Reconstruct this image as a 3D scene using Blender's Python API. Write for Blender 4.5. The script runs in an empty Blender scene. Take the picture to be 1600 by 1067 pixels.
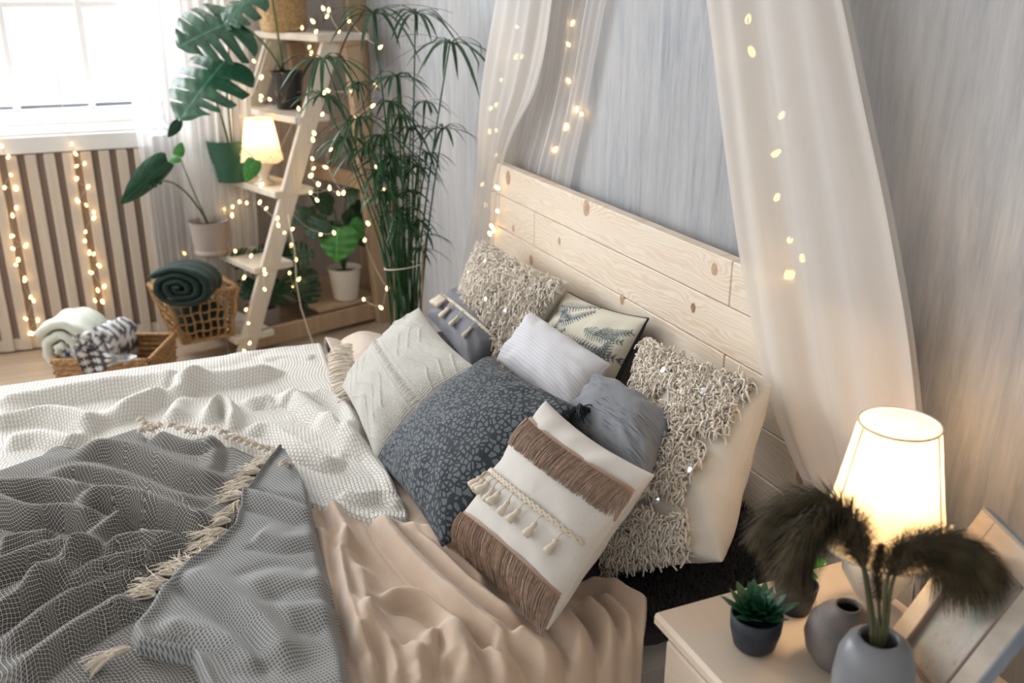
import bpy, math, random
import numpy as np
from mathutils import Vector
random.seed(7); rng = np.random.default_rng(7)
S = bpy.context.scene
COL = S.collection

# ------------------------------------------------------------------ camera
FPX, PITCH, HEAD = 1484.0, math.radians(20.3), math.radians(23.0)
CAM = np.array([0.0, -1.3, 1.6])
Fw = np.array([-math.cos(HEAD)*math.cos(PITCH), math.sin(HEAD)*math.cos(PITCH), -math.sin(PITCH)])
Rt = np.cross(Fw, [0, 0, 1]); Rt /= np.linalg.norm(Rt)
Up = np.cross(Rt, Fw)
cd = bpy.data.cameras.new('camera'); cam = bpy.data.objects.new('camera', cd); COL.objects.link(cam)
cd.sensor_width = 36; cd.lens = FPX/1600*36
cam.location = CAM; cam.rotation_euler = Vector(Fw).to_track_quat('-Z', 'Y').to_euler()
cd.dof.use_dof = True; cd.dof.focus_distance = 2.05; cd.dof.aperture_fstop = 3.2
cd.clip_start = 0.05
S.camera = cam
# ------------------------------------------------------------------ light
W = bpy.data.worlds.new('daylight'); S.world = W; W.use_nodes = True
bg = W.node_tree.nodes['Background']; bg.inputs[0].default_value = (0.96, 0.975, 1.0, 1); bg.inputs[1].default_value = 1.2
def area(name, loc, target, sx, sy, power, col):
    l = bpy.data.lights.new(name, 'AREA'); l.shape = 'RECTANGLE'; l.size = sx; l.size_y = sy; l.energy = power; l.color = col
    o = bpy.data.objects.new(name, l); COL.objects.link(o); o.location = loc
    o.rotation_euler = (Vector(target)-Vector(loc)).to_track_quat('-Z', 'Y').to_euler(); return o
area('window_daylight', (-5.25, -2.0, 1.9), (-2.0, -1.1, 0.4), 2.4, 1.6, 190, (0.97, 0.985, 1.0))
area('front_left_fill', (-3.4, -4.6, 2.3), (-2.2, -0.6, 0.5), 2.4, 2.2, 38, (0.98, 0.99, 1.0))  # unseen area lamp added at the front left for directional light on the bed
S.view_settings.view_transform = 'Standard'; S.view_settings.look = 'None'
S.view_settings.exposure = 0.0; S.view_settings.gamma = 1.0; S.view_settings.use_curve_mapping = False

# ------------------------------------------------------------------ pixel helpers (points of the photograph on real planes)
def ray(x, y): return Fw + Rt*(x-800)/FPX + Up*(533.5-y)/FPX
def onz(x, y, z): r = ray(x, y); return CAM + r*(z-CAM[2])/r[2]
def ony(x, y, Y): r = ray(x, y); return CAM + r*(Y-CAM[1])/r[1]
def onx(x, y, X): r = ray(x, y); return CAM + r*(X-CAM[0])/r[0]
def A(*v): return np.array(v, float)
def nrm(v): v = np.asarray(v, float); return v/(np.linalg.norm(v)+1e-12)

# ------------------------------------------------------------------ noise
def _h(i, j, s):
    n = np.sin(i*127.1 + j*311.7 + s*74.7)*43758.5453
    return n-np.floor(n)
def vnoise(x, y, s=0):
    x = np.asarray(x, float); y = np.asarray(y, float)
    i = np.floor(x); j = np.floor(y); a = x-i; b = y-j; a = a*a*(3-2*a); b = b*b*(3-2*b)
    return (_h(i, j, s)*(1-a)+_h(i+1, j, s)*a)*(1-b)+(_h(i, j+1, s)*(1-a)+_h(i+1, j+1, s)*a)*b
def fbm(x, y, s=0, o=3):
    t = 0; am = .5
    for k in range(o): t = t+am*(vnoise(x*2**k, y*2**k, s+k*9)-.5); am *= .5
    return t*2

# ------------------------------------------------------------------ materials
class G:
    def __init__(s, name):
        s.m = bpy.data.materials.new(name); s.m.use_nodes = True; s.t = s.m.node_tree; s.t.nodes.clear()
        s.out = s.t.nodes.new('ShaderNodeOutputMaterial')
    def n(s, typ, ins={}, **props):
        nd = s.t.nodes.new('ShaderNode'+typ)
        for k, v in props.items(): setattr(nd, k, v)
        for k, v in ins.items():
            sk = nd.inputs[k]
            if isinstance(v, tuple) and len(v) == 2 and hasattr(v[0], 'outputs'): s.t.links.new(v[0].outputs[v[1]], sk)
            elif hasattr(v, 'outputs'): s.t.links.new(v.outputs[0], sk)
            elif hasattr(sk, 'default_value'):
                if isinstance(v, tuple) and len(v) == 3 and len(sk.default_value) == 4: v = v+(1,)
                sk.default_value = v
        return nd
    def math(s, op, a, b=0.0, c=None):
        d = {0: a, 1: b}
        if c is not None: d[2] = c
        return s.n('Math', d, operation=op)
    def ramp(s, f, stops, interp='LINEAR'):
        nd = s.n('ValToRGB', {0: f}); cr = nd.color_ramp; cr.interpolation = interp
        while len(cr.elements) < len(stops): cr.elements.new(.5)
        for e, (p, c) in zip(cr.elements, stops):
            e.position = p; e.color = (c if isinstance(c, tuple) else (c, c, c))+(1,)
        return nd
    def mix(s, f, a, b): return (s.n('Mix', {0: f, 6: a, 7: b}, data_type='RGBA'), 2)
    def noise(s, vec, scale, detail=3, rough=.5, dist=0):
        return s.n('TexNoise', {'Vector': vec, 'Scale': scale, 'Detail': detail, 'Roughness': rough, 'Distortion': dist})
    def mapping(s, vec, sc=(1, 1, 1), rot=(0, 0, 0), loc=(0, 0, 0)):
        return s.n('Mapping', {'Vector': vec, 'Scale': sc, 'Rotation': rot, 'Location': loc})
    def bump(s, h, st=.3, d=.002): return s.n('Bump', {'Height': h, 'Strength': st, 'Distance': d})
    def surf(s, sh): s.t.links.new(sh.outputs[0], s.out.inputs[0]); return s.m
    def principled(s, col, rough=.7, **k):
        ins = {'Base Color': col, 'Roughness': rough}; ins.update({a.replace('_', ' '): v for a, v in k.items()})
        return s.surf(s.n('BsdfPrincipled', ins))

def plain(name, col, rough=.6, var=.12, scale=30, bump=.15, bd=.001, **k):
    g = G(name); tc = g.n('TexCoord'); nz = g.noise((tc, 'Object'), scale, 4)
    c = g.ramp(nz, [(.3, tuple(x*(1-var) for x in col)), (.7, tuple(min(1, x*(1+var)) for x in col))])
    b = g.bump((nz, 0), bump, bd)
    return g.principled(c, rough, Normal=b, **k)

def fabric(name, col, weave=900, rough=.9, var=.08, bump=.3, sheen=.2, bd=.0006, big=8):
    g = G(name); uv = g.n('UVMap'); mp = g.mapping(uv, (weave, weave, 1))
    w1 = g.n('TexWave', {'Vector': mp, 'Scale': .16, 'Distortion': .6}); w2 = g.n('TexWave', {'Vector': mp, 'Scale': .16, 'Distortion': .6}, bands_direction='Y')
    h = g.math('ADD', (w1, 1), (w2, 1)); nz = g.noise(uv, big, 4)
    c = g.ramp(nz, [(.3, tuple(x*(1-var) for x in col)), (.7, tuple(min(1, x*(1+var)) for x in col))])
    return g.principled(c, rough, Normal=g.bump(h, bump, bd), Sheen_Weight=sheen)

def wood(name, base, dark, grain=60, axis='X', rough=.55, wash=0, streak=.5):
    g = G(name); tc = g.n('TexCoord')
    sc = {'X': (.06, 1, 1), 'Y': (1, .06, 1), 'Z': (1, 1, .06)}[axis]
    oi = g.n('ObjectInfo'); off = g.n('CombineXYZ', {0: g.math('MULTIPLY', (oi, 'Random'), 7.0), 1: g.math('MULTIPLY', (oi, 'Random'), 3.0), 2: g.math('MULTIPLY', (oi, 'Random'), 11.0)})
    v = g.n('VectorMath', {0: (tc, 'Object'), 1: off}, operation='ADD')
    mp = g.mapping(v, sc)
    a = g.noise(mp, grain, 4, .6); b = g.noise(mp, grain*.25, 3, .5, .6)
    f = g.math('MULTIPLY_ADD', (a, 0), streak, g.math('MULTIPLY', (b, 0), 1-streak))
    c = g.ramp(f, [(.32, dark), (.62, base)])
    if wash:
        wn = g.noise(g.mapping(v, tuple(x*3 for x in sc)), 12, 4, .7)
        c = g.mix(g.ramp(wn, [(.35, wash), (.75, wash*.35)]), c, (.78, .73, .64))
    return g.principled(c, rough, Normal=g.bump(f, .25, .001))

M = {}
# painted plaster wall: vertical brush streaks in grey blue with warm patches
g = G('brushed_plaster'); tc = g.n('TexCoord')
s1 = g.noise(g.mapping((tc, 'Object'), (7, 7, .9)), 2.6, 9, .70, .5)
s2 = g.noise(g.mapping((tc, 'Object'), (16, 16, 1.8)), 3, 9, .75, .3)
s3 = g.noise(g.mapping((tc, 'Object'), (1, 1, .5)), 1.6, 3, .5)
f = g.math('MULTIPLY_ADD', s1, .62, g.math('MULTIPLY', s2, .38))
c = g.ramp(f, [(.34, (.24, .25, .27)), (.44, (.33, .345, .37)), (.54, (.42, .43, .445)), (.68, (.52, .52, .52))])
c2 = g.mix(g.ramp(s3, [(.42, 0.0), (.62, .40)]), c, (.44, .42, .40))
hb = g.math('ADD', s1, g.math('MULTIPLY', s2, .6))
M['wall'] = g.principled(c2, .75, Normal=g.bump(hb, .5, .004))
g = G('warm_brushed_plaster'); tc = g.n('TexCoord'); s1 = g.noise(g.mapping((tc, 'Object'), (6, 6, .7)), 3, 8, .7, .4)
M['wall_left'] = g.principled(g.ramp(s1, [(.34, (.30, .265, .235)), (.5, (.42, .38, .345)), (.66, (.50, .47, .435))]), .75, Normal=g.bump(s1, .4, .003))
M['wall_side'] = plain('side_wall_paint', (.60, .55, .49), .8, .05, 3)
M['white_paint'] = plain('white_paint', (.80, .79, .77), .45, .03, 10)
M['slat'] = wood('pale_slat_wood', (.66, .58, .49), (.56, .47, .38), 50, 'Z')
M['slat_back'] = wood('brown_backing', (.33, .25, .205), (.25, .19, .155), 40, 'Z', .8)
M['floor'] = wood('floor_oak', (.54, .43, .32), (.40, .30, .21), 22, 'Y', .38)
M['ladder'] = wood('ladder_pine', (.50, .35, .21), (.36, .23, .13), 30, 'Z', .6, .10)
M['ladder_white'] = wood('ladder_whitewashed', (.70, .62, .50), (.52, .42, .30), 30, 'Z', .6, .75)
M['bark'] = plain('stem_green', (.05, .12, .03), .5)
M['mattress'] = fabric('mattress_ticking', (.55, .53, .50))
M['wire'] = plain('clear_wire', (.62, .55, .45), .35)
M['soil'] = plain('soil', (.03, .022, .015), 1, .4, 60, .8, .004)

# headboard pine with knots bending the grain
KNOT = [(794, 278, .024), (916, 325, .024), (1116, 421, .015), (830, 406, .018), (874, 377, .012), (1083, 481, .0119), (972, 468, .015), (802, 357, .012), (1250, 745, .016)]
def knot_mat():
    g = G('knotty_pine'); geo = g.n('NewGeometry'); sep = g.n('SeparateXYZ', {0: (geo, 'Position')})
    z = g.math('MULTIPLY', (sep, 2), 1.0); x = (sep, 0)
    oi = g.n('ObjectInfo')
    wob = g.noise(g.mapping((geo, 'Position'), (1.6, 1, 9)), 2.2, 3, .5)
    G_ = g.math('MULTIPLY_ADD', wob, .085, z)
    for (px, py, r) in KNOT:
        p = ony(px, py, -.085)
        dx = g.math('MULTIPLY', g.math('SUBTRACT', x, float(p[0])), 1/(r*3.4)); dz = g.math('MULTIPLY', g.math('SUBTRACT', (sep, 2), float(p[2])), 1/(r*1.7))
        d2 = g.math('ADD', g.math('MULTIPLY', dx, dx), g.math('MULTIPLY', dz, dz))
        e = g.math('EXPONENT', g.math('MULTIPLY', d2, -1.0))
        G_ = g.math('MULTIPLY_ADD', e, r*1.9, G_)
    G2 = g.math('MULTIPLY_ADD', (oi, 'Random'), 3.0, G_)
    ph = g.math('MULTIPLY', G2, 2*math.pi/.0105)
    sn = g.math('SINE', ph); fine = g.noise(g.mapping((geo, 'Position'), (3, 1, 120)), 3, 3)
    f = g.math('MULTIPLY_ADD', sn, .28, g.math('MULTIPLY', fine, .8))
    amp = g.noise(g.mapping((geo, 'Position'), (1.1, 1, 6)), 2, 2)
    c = g.ramp(f, [(.15, (.74, .57, .41)), (.5, (.82, .70, .56)), (.8, (.86, .77, .65))])
    c2 = g.mix(g.ramp(amp, [(.35, .75), (.65, 0.1)]), c, (.84, .74, .61))
    return g.principled(c2, .5, Normal=g.bump(f, .2, .0006))
M['pine'] = knot_mat()
M['knot'] = wood('pine_knot', (.42, .25, .14), (.20, .10, .055), 200, 'Y')
M['knot_pale'] = wood('pale_pine_knot', (.60, .42, .27), (.40, .24, .14), 200, 'Y')

# white basket weave blanket
def knitmat():
    g = G('white_basket_weave'); uv = g.n('UVMap'); mp = g.mapping(uv, (1/.0135, 1/.0085, 1), (0, 0, .5))
    sp = g.n('SeparateXYZ', {0: mp}); row = g.math('FLOOR', (sp, 1)); par = g.math('MODULO', row, 2.0)
    u = g.math('FRACT', g.math('MULTIPLY_ADD', par, .5, (sp, 0))); v = g.math('FRACT', (sp, 1))
    def lobe(q, p):
        t = g.math('ABSOLUTE', g.math('MULTIPLY_ADD', q, 2.0, -1.0)); return g.math('SUBTRACT', 1.0, g.math('POWER', t, p))
    h = g.math('MULTIPLY', lobe(u, 4.0), lobe(v, 3.0))
    big = g.noise(uv, 240, 2); h2 = g.math('MULTIPLY_ADD', big, .3, h)
    c = g.ramp(h, [(.0, (.36, .335, .29)), (.30, (.73, .705, .65)), (.7, (.80, .78, .73))])
    return g.principled(c, .95, Normal=g.bump(h2, .8, .0022), Sheen_Weight=.2)
M['weave_white'] = knitmat()
def diamond(name, line, dark, cell, wline, rot=0.9):
    g = G(name); uv = g.n('UVMap'); mp = g.mapping(uv, (1/cell, 1/(cell*.8), 1), (0, 0, rot))
    sp = g.n('SeparateXYZ', {0: mp}); a = g.math('ADD', (sp, 0), (sp, 1)); b = g.math('SUBTRACT', (sp, 0), (sp, 1))
    def tri(q): return g.math('ABSOLUTE', g.math('SUBTRACT', g.math('FRACT', q), .5))
    m = g.math('MAXIMUM', tri(a), tri(b))
    c = g.ramp(m, [(.0, line), (.07, line), (.12, dark), (.5-wline-.04, dark), (.5-wline+.02, line)])
    c2 = c
    return g.principled(c2, .95, Normal=g.bump(m, .5, .001), Sheen_Weight=.04)
M['throw'] = diamond('diamond_throw', (.47, .445, .38), (.018, .023, .038), .0118, .085)
M['throw_back'] = diamond('diamond_throw_reverse', (.38, .385, .37), (.03, .036, .05), .0105, .20)
M['plush'] = fabric('beige_plush', (.57, .435, .325), 500, .85, .05, .2, .35)
M['cream_yarn'] = plain('cream_yarn', (.74, .66, .55), .95, .12, 200)
M['shag_yarn'] = plain('ivory_yarn', (.82, .745, .64), .95, .1, 60)
M['sequin'] = plain('pearl_sequin', (.8, .85, .9), .15, .02, 5, Metallic=.6)
M['ivory_cloth'] = fabric('ivory_cotton', (.72, .67, .59), 700, .95, .06, .4)
M['ivory_pink'] = fabric('pale_beige_cotton', (.66, .56, .46), 700, .95, .06, .4)
M['dark_fur'] = plain('charcoal_fur', (.028, .028, .032), .9, .3, 60)
M['brown_fringe'] = plain('taupe_fringe', (.40, .27, .19), .8, .25, 90, Sheen_Weight=.3)
M['brown_band'] = fabric('taupe_band', (.40, .27, .19), 900)
M['offwhite'] = fabric('offwhite_cotton', (.68, .65, .60), 900, .95, .05, .4)
M['grey_smooth'] = fabric('slate_grey_satin', (.125, .13, .15), 1200, .6, .05, .2, .1)
M['black_velvet'] = fabric('black_back', (.015, .016, .022), 900)
M['white_knit'] = fabric('cream_knit', (.73, .71, .65), 420, .95, .05, .9, .2, .0014)
# striped white linen
def striped(name, col, dark, n, lo, rough=.9):
    g = G(name); uv = g.n('UVMap'); sp = g.n('SeparateXYZ', {0: uv})
    wob = g.noise(g.mapping(uv, (2, 14, 1)), 3, 3)
    y = g.math('MULTIPLY_ADD', wob, .012, (sp, 1))
    s = g.math('SINE', g.math('MULTIPLY', y, 2*math.pi*n)); th = g.noise(g.mapping(uv, (5, 160, 1)), 2, 4, .7)
    zone = g.ramp((sp, 1), [(lo, 1.0), (lo+.12, .12)])
    f = g.math('MULTIPLY', g.ramp(s, [(.72, 0.0), (.95, 1.0)]), zone)
    c = g.mix(f, col, dark)
    c2 = g.mix(g.ramp(th, [(.55, 0.0), (.75, .35)]), c, dark)
    return g.principled(c2, rough, Normal=g.bump(th, .35, .001), Sheen_Weight=.1)
M['linen_white'] = striped('white_striped_linen', (.65, .65, .68), (.50, .51, .55), 95, -.06)
def slub():
    g = G('blue_grey_slub'); uv = g.n('UVMap')
    a = g.noise(g.mapping(uv, (7, 150, 1)), 2, 3, .7); b = g.noise(g.mapping(uv, (9, 9, 1)), 1.4, 2)
    f = g.math('MULTIPLY', g.ramp(a, [(.50, 0.0), (.60, 1.0)]), g.ramp(b, [(.45, 0.0), (.56, 1.0)]))
    c = g.mix(f, (.225, .238, .262), (.07, .08, .10))
    return g.principled(c, .9, Normal=g.bump(a, .4, .001), Sheen_Weight=.15)
M['linen_blue'] = slub()
def pebble():
    g = G('pebble_print'); uv = g.n('UVMap'); sc = 76.0
    wv = g.noise(uv, 40, 2); v = g.n('VectorMath', {0: uv, 1: g.n('VectorMath', {0: (wv, 1), 3: .012}, operation='SCALE')}, operation='ADD')
    d = g.n('TexVoronoi', {'Vector': v, 'Scale': sc, 'Randomness': .85}, feature='DISTANCE_TO_EDGE')
    f1 = g.n('TexVoronoi', {'Vector': v, 'Scale': sc, 'Randomness': .85})
    sz = g.n('SeparateColor', {0: (f1, 1)}); thr = g.math('MULTIPLY_ADD', (sz, 0), .16, .075)
    f = g.ramp(g.math('SUBTRACT', (d, 0), thr), [(.0, 0.0), (.02, 1.0)])
    c = g.mix(f, (.028, .037, .045), (.14, .158, .172))
    w = g.n('TexWave', {'Vector': uv, 'Scale': 160}); return g.principled(c, .85, Normal=g.bump((w, 1), .2, .0005), Sheen_Weight=.03)
M['pebble'] = pebble()
def vcol(name, rough=.85):
    g = G(name); a = g.n('Attribute', attribute_name='Col'); uv = g.n('UVMap'); nz = g.noise(uv, 300, 2)
    return g.principled((a, 'Color'), rough, Normal=g.bump((nz, 0), .3, .0006))
M['fern'] = vcol('fern_print')
M['snow'] = vcol('snowflake_print', .95)
def sheer(name, col, alpha, fold=18, warm=0):
    g = G(name); uv = g.n('UVMap'); nz = g.noise(g.mapping(uv, (fold, .35, 1)), 2.0, 3, .5)
    a = g.ramp(nz, [(.3, max(0, alpha-.05)), (.7, min(1, alpha+.05))])
    d = g.n('BsdfDiffuse', {'Color': col}); t = g.n('BsdfTranslucent', {'Color': col}); tr = g.n('BsdfTransparent', {'Color': (1, 1, 1)})
    m = g.n('MixShader', {0: .5, 1: d, 2: t}); return g.surf(g.n('MixShader', {0: a, 1: tr, 2: m}))
M['sheer'] = sheer('sheer_window_voile', (.86, .86, .86), .50)
M['canopy'] = sheer('canopy_chiffon', (.88, .85, .81), .90, 2.5)
M['canopy_thin'] = sheer('canopy_chiffon_single', (.80, .77, .74), .62, 5)
def glass():
    g = G('window_glass'); tr = g.n('BsdfTransparent', {'Color': (.97, .98, 1)}); gl = g.n('BsdfGlossy', {'Roughness': .05})
    return g.surf(g.n('MixShader', {0: .06, 1: tr, 2: gl}))
M['glass'] = glass()
def emis(name, col, st, base=(.9, .85, .75)):
    g = G(name); return g.principled(base, .4, Emission_Color=col+(1,), Emission_Strength=st)
M['bulb'] = emis('fairy_bulb', (1.0, .60, .22), 3)
M['bulb_core'] = emis('fairy_core', (1.0, .62, .22), 8)
M['lamp_bulb'] = emis('lamp_bulb', (1.0, .86, .62), 5)
def shade(name, st, alpha=.9):
    g = G(name); tc = g.n('TexCoord'); nz = g.noise(g.mapping((tc, 'Object'), (60, 60, 8)), 3, 3)
    c = g.ramp(nz, [(.3, (.74, .62, .46)), (.7, (.82, .71, .55))])
    d = g.n('BsdfDiffuse', {'Color': c}); t = g.n('BsdfTranslucent', {'Color': c}); m = g.n('MixShader', {0: .6, 1: d, 2: t})
    e = g.n('Emission', {'Color': (1, .72, .42), 'Strength': st}); return g.surf(g.n('AddShader', {0: m, 1: e}))
M['shade'] = shade('cream_lampshade', .03)
M['shade_far'] = shade('cream_lampshade_small', .25)
M['ceramic_cream'] = plain('cream_ceramic', (.72, .68, .58), .2, .03, 5)
M['ceramic_grey'] = plain('grey_ceramic', (.22, .23, .25), .35, .04, 5)
M['stoneware'] = plain('taupe_stoneware', (.135, .118, .108), .6, .3, 22)
M['navy_pot'] = plain('navy_glaze', (.018, .024, .038), .55, .2, 40)
M['green_pot'] = plain('green_plastic', (.022, .10, .058), .45, .05, 10)
M['black_pot'] = plain('black_gloss', (.02, .02, .02), .18, .1, 8)
M['blush_pot'] = plain('greige_plastic', (.42, .35, .31), .6, .05, 10)
M['white_pot'] = plain('white_plastic', (.74, .68, .58), .5, .03, 10)
M['seagrass'] = plain('golden_seagrass', (.40, .26, .12), .7, .35, 80, .6, .002)
M['wicker'] = plain('brown_wicker', (.36, .205, .085), .6, .4, 90, .6, .002)
M['rattan_dark'] = plain('rattan_strip', (.40, .235, .10), .6, .35, 60, .5, .002)
M['velvet'] = plain('bottle_green_velvet', (.006, .028, .021), .8, .25, 30, .2, .001, Sheen_Weight=.08)
M['mint_fleece'] = plain('pale_mint_fleece', (.66, .69, .60), .95, .05, 60, .4, .002)
def leafmat(name, c1, c2, rough=.32):
    g = G(name); uv = g.n('UVMap'); sp = g.n('SeparateXYZ', {0: uv})
    nz = g.noise(uv, 5, 3); w = g.n('TexWave', {'Vector': g.mapping(uv, (1, 1, 1), (0, 0, .6)), 'Scale': 3.0, 'Distortion': 1.5})
    c = g.mix(g.ramp(nz, [(.35, 0.0), (.7, 1.0)]), c1, c2)
    rib = g.math('ABSOLUTE', g.math('SUBTRACT', (sp, 0), .5)); c3 = g.mix(g.ramp(rib, [(.0, .7), (.018, 0.0)]), c, tuple(min(1, x*2.2+.02) for x in c2))
    return g.principled(c3, rough, Normal=g.bump((w, 1), .3, .002))
M['monstera'] = leafmat('monstera_leaf', (.010, .055, .028), (.022, .10, .045), .25)
M['leaf_dark'] = leafmat('dark_leaf', (.008, .04, .016), (.018, .075, .025), .35)
M['leaf_bright'] = leafmat('bright_leaf', (.03, .17, .025), (.07, .28, .05), .3)
M['papyrus'] = plain('papyrus_green', (.020, .085, .026), .45, .3, 20)
M['papyrus_dry'] = plain('dry_stalk', (.38, .28, .15), .8)
M['succulent'] = plain('succulent_green', (.016, .10, .045), .4, .3, 20)
M['plume'] = plain('dark_plume', (.075, .058, .030), .85, .5, 30)
M['plume_stem'] = plain('plume_stem', (.09, .09, .035), .6, .2, 30)
M['frame_wood'] = wood('driftwood_frame', (.55, .47, .38), (.34, .28, .22), 30, 'X', .7, .4)
M['frame_edge'] = plain('grey_blue_edge', (.25, .29, .34), .5)
g = G('faded_picture'); tc = g.n('TexCoord'); nz = g.noise((tc, 'Object'), 28, 6, .75); n2 = g.noise((tc, 'Object'), 60, 4, .7)
c = g.ramp(nz, [(.3, (.16, .14, .12)), (.45, (.42, .36, .30)), (.58, (.30, .36, .28)), (.7, (.58, .54, .48))]); c2 = g.mix(g.math('MULTIPLY', (n2, 0), .6), c, (.62, .58, .52))
M['picture'] = g.principled(c2, .4)
M['cream_cord'] = plain('cream_cord', (.70, .62, .50), .9, .1, 200)
M['black_tassel'] = plain('black_tassel', (.012, .014, .02), .8)
M['night_wood'] = wood('nightstand_cream', (.72, .60, .48), (.66, .53, .41), 20, 'X', .45, .1)

# ------------------------------------------------------------------ object helpers
def tag(o, label=None, cat=None, group=None, kind=None):
    if label: o['label'] = label
    if cat: o['category'] = cat
    if group: o['group'] = group
    if kind: o['kind'] = kind
    return o
def thing(name, loc, label, cat, group=None):
    o = bpy.data.objects.new(name, None); o.empty_display_size = .05; COL.objects.link(o); o.location = tuple(map(float, loc)); return tag(o, label, cat, group)
def rootloc(p):
    v = np.zeros(3)
    while p is not None: v += np.array(p.location); p = p.parent
    return v
def mk(name, V, Fc, m, parent=None, uv=None, smooth=True, mats=None, midx=None, col=None):
    V = np.asarray(V, float).reshape(-1, 3)
    me = bpy.data.meshes.new(name)
    if parent is not None: off = rootloc(parent)
    else: off = A(V[:, 0].mean(), V[:, 1].mean(), V[:, 2].min())
    me.from_pydata((V-off).tolist(), [], Fc if isinstance(Fc, list) else Fc.tolist()); me.update()
    for mm in (mats or [m]): me.materials.append(M[mm] if isinstance(mm, str) else mm)
    if midx is not None: me.polygons.foreach_set('material_index', np.asarray(midx, np.int32))
    if uv is not None:
        l = me.uv_layers.new(name='UVMap'); li = np.zeros(len(me.loops), np.int32); me.loops.foreach_get('vertex_index', li)
        l.data.foreach_set('uv', np.asarray(uv, float)[li].ravel())
    if col is not None:
        ca = me.color_attributes.new('Col', 'FLOAT_COLOR', 'POINT'); cc = np.ones((len(V), 4)); cc[:, :3] = col; ca.data.foreach_set('color', cc.ravel())
    if smooth: me.polygons.foreach_set('use_smooth', [True]*len(me.polygons))
    o = bpy.data.objects.new(name, me); COL.objects.link(o)
    if parent is not None: o.parent = parent
    else: o.location = off
    return o
def gridf(nu, nv, off=0, flip=False):
    i, j = np.meshgrid(np.arange(nu-1), np.arange(nv-1), indexing='ij'); a = (i*nv+j).ravel()+off
    f = np.stack([a, a+nv, a+nv+1, a+1], 1)
    return f[:, ::-1] if flip else f
class MB:
    def __init__(s): s.v = []; s.f = []; s.n = 0; s.uv = []; s.mi = []
    def add(s, V, Fc, mi=0, uv=None):
        V = np.asarray(V, float).reshape(-1, 3); s.v.append(V); s.f += [[int(i)+s.n for i in q] for q in Fc]; s.n += len(V); s.mi += [mi]*len(Fc)
        s.uv.append(np.asarray(uv, float) if uv is not None else V[:, [0, 1]]); return s
    def box(s, c, d, R=None, mi=0, bev=0):
        c = A(*c); d = A(*d)/2; R = np.eye(3) if R is None else R
        if bev <= 0:
            P = np.array([[x, y, z] for x in (-1, 1) for y in (-1, 1) for z in (-1, 1)])*d
            return s.add(c+P@R.T, [(0, 1, 3, 2), (4, 6, 7, 5), (0, 4, 5, 1), (2, 3, 7, 6), (0, 2, 6, 4), (1, 5, 7, 3)], mi)
        b = min(bev, d.min()*.49); P = []; idx = {}
        for sx in (-1, 1):
            for sy in (-1, 1):
                for sz in (-1, 1):
                    for k in range(3):
                        q = d*A(sx, sy, sz); 
                        for j in range(3):
                            if j != k: q[j] -= b*A(sx, sy, sz)[j]
                        idx[(sx, sy, sz, k)] = len(P); P.append(q)
        F = []
        for k in range(3):
            a, c2 = [(1, 2), (2, 0), (0, 1)][k]
            for sg in (-1, 1):
                ring = []
                for (u, v) in ((-1, -1), (1, -1), (1, 1), (-1, 1)):
                    t = [0, 0, 0]; t[k] = sg; t[a] = u; t[c2] = v; ring.append(idx[tuple(t)+(k,)])
                F.append(ring if sg > 0 else ring[::-1])
        for k in range(3):           # edges along axis k
            a, c2 = [(1, 2), (2, 0), (0, 1)][k]
            for u in (-1, 1):
                for v in (-1, 1):
                    t0 = [0, 0, 0]; t0[k] = -1; t0[a] = u; t0[c2] = v; t1 = list(t0); t1[k] = 1
                    q = [idx[tuple(t0)+(a,)], idx[tuple(t1)+(a,)], idx[tuple(t1)+(c2,)], idx[tuple(t0)+(c2,)]]
                    F.append(q if u*v < 0 else q[::-1])
        for sx in (-1, 1):
            for sy in (-1, 1):
                for sz in (-1, 1):
                    q = [idx[(sx, sy, sz, k)] for k in range(3)]; F.append(q if sx*sy*sz > 0 else q[::-1])
        return s.add(c+np.array(P)@R.T, F, mi)
    def tube(s, P, r, n=6, mi=0, cap=True):
        P = np.asarray(P, float); m = len(P); r = np.ones(m)*r if np.isscalar(r) else np.asarray(r, float)
        T = np.gradient(P, axis=0); T /= np.linalg.norm(T, axis=1)[:, None]+1e-12
        ref = A(0, 0, 1) if abs(T[0][2]) < .9 else A(1, 0, 0)
        u = nrm(np.cross(T[0], ref)); V = []
        an = np.arange(n)*2*math.pi/n
        for i in range(m):
            u = nrm(u-T[i]*(u@T[i])); w = np.cross(T[i], u)
            V.append(P[i]+r[i]*(np.cos(an)[:, None]*u+np.sin(an)[:, None]*w))
        F = []
        for i in range(m-1):
            for k in range(n): F.append((i*n+k, i*n+(k+1) % n, (i+1)*n+(k+1) % n, (i+1)*n+k))
        if cap: F.append(tuple(range(n))[::-1]); F.append(tuple((m-1)*n+k for k in range(n)))
        return s.add(np.concatenate(V), F, mi)
    def lathe(s, c, prof, n=32, mi=0, wave=None, capb=True):
        prof = np.asarray(prof, float); an = np.arange(n)*2*math.pi/n; V = []
        for (r, z) in prof:
            rr = r*(1+(wave(an, z) if wave else 0)); V.append(np.stack([c[0]+rr*np.cos(an), c[1]+rr*np.sin(an), np.full(n, c[2]+z)], 1))
        F = []
        for i in range(len(prof)-1):
            for k in range(n): F.append((i*n+k, i*n+(k+1) % n, (i+1)*n+(k+1) % n, (i+1)*n+k))
        if capb: F.append(tuple(range(n))[::-1])
        return s.add(np.concatenate(V), F, mi)
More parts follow.
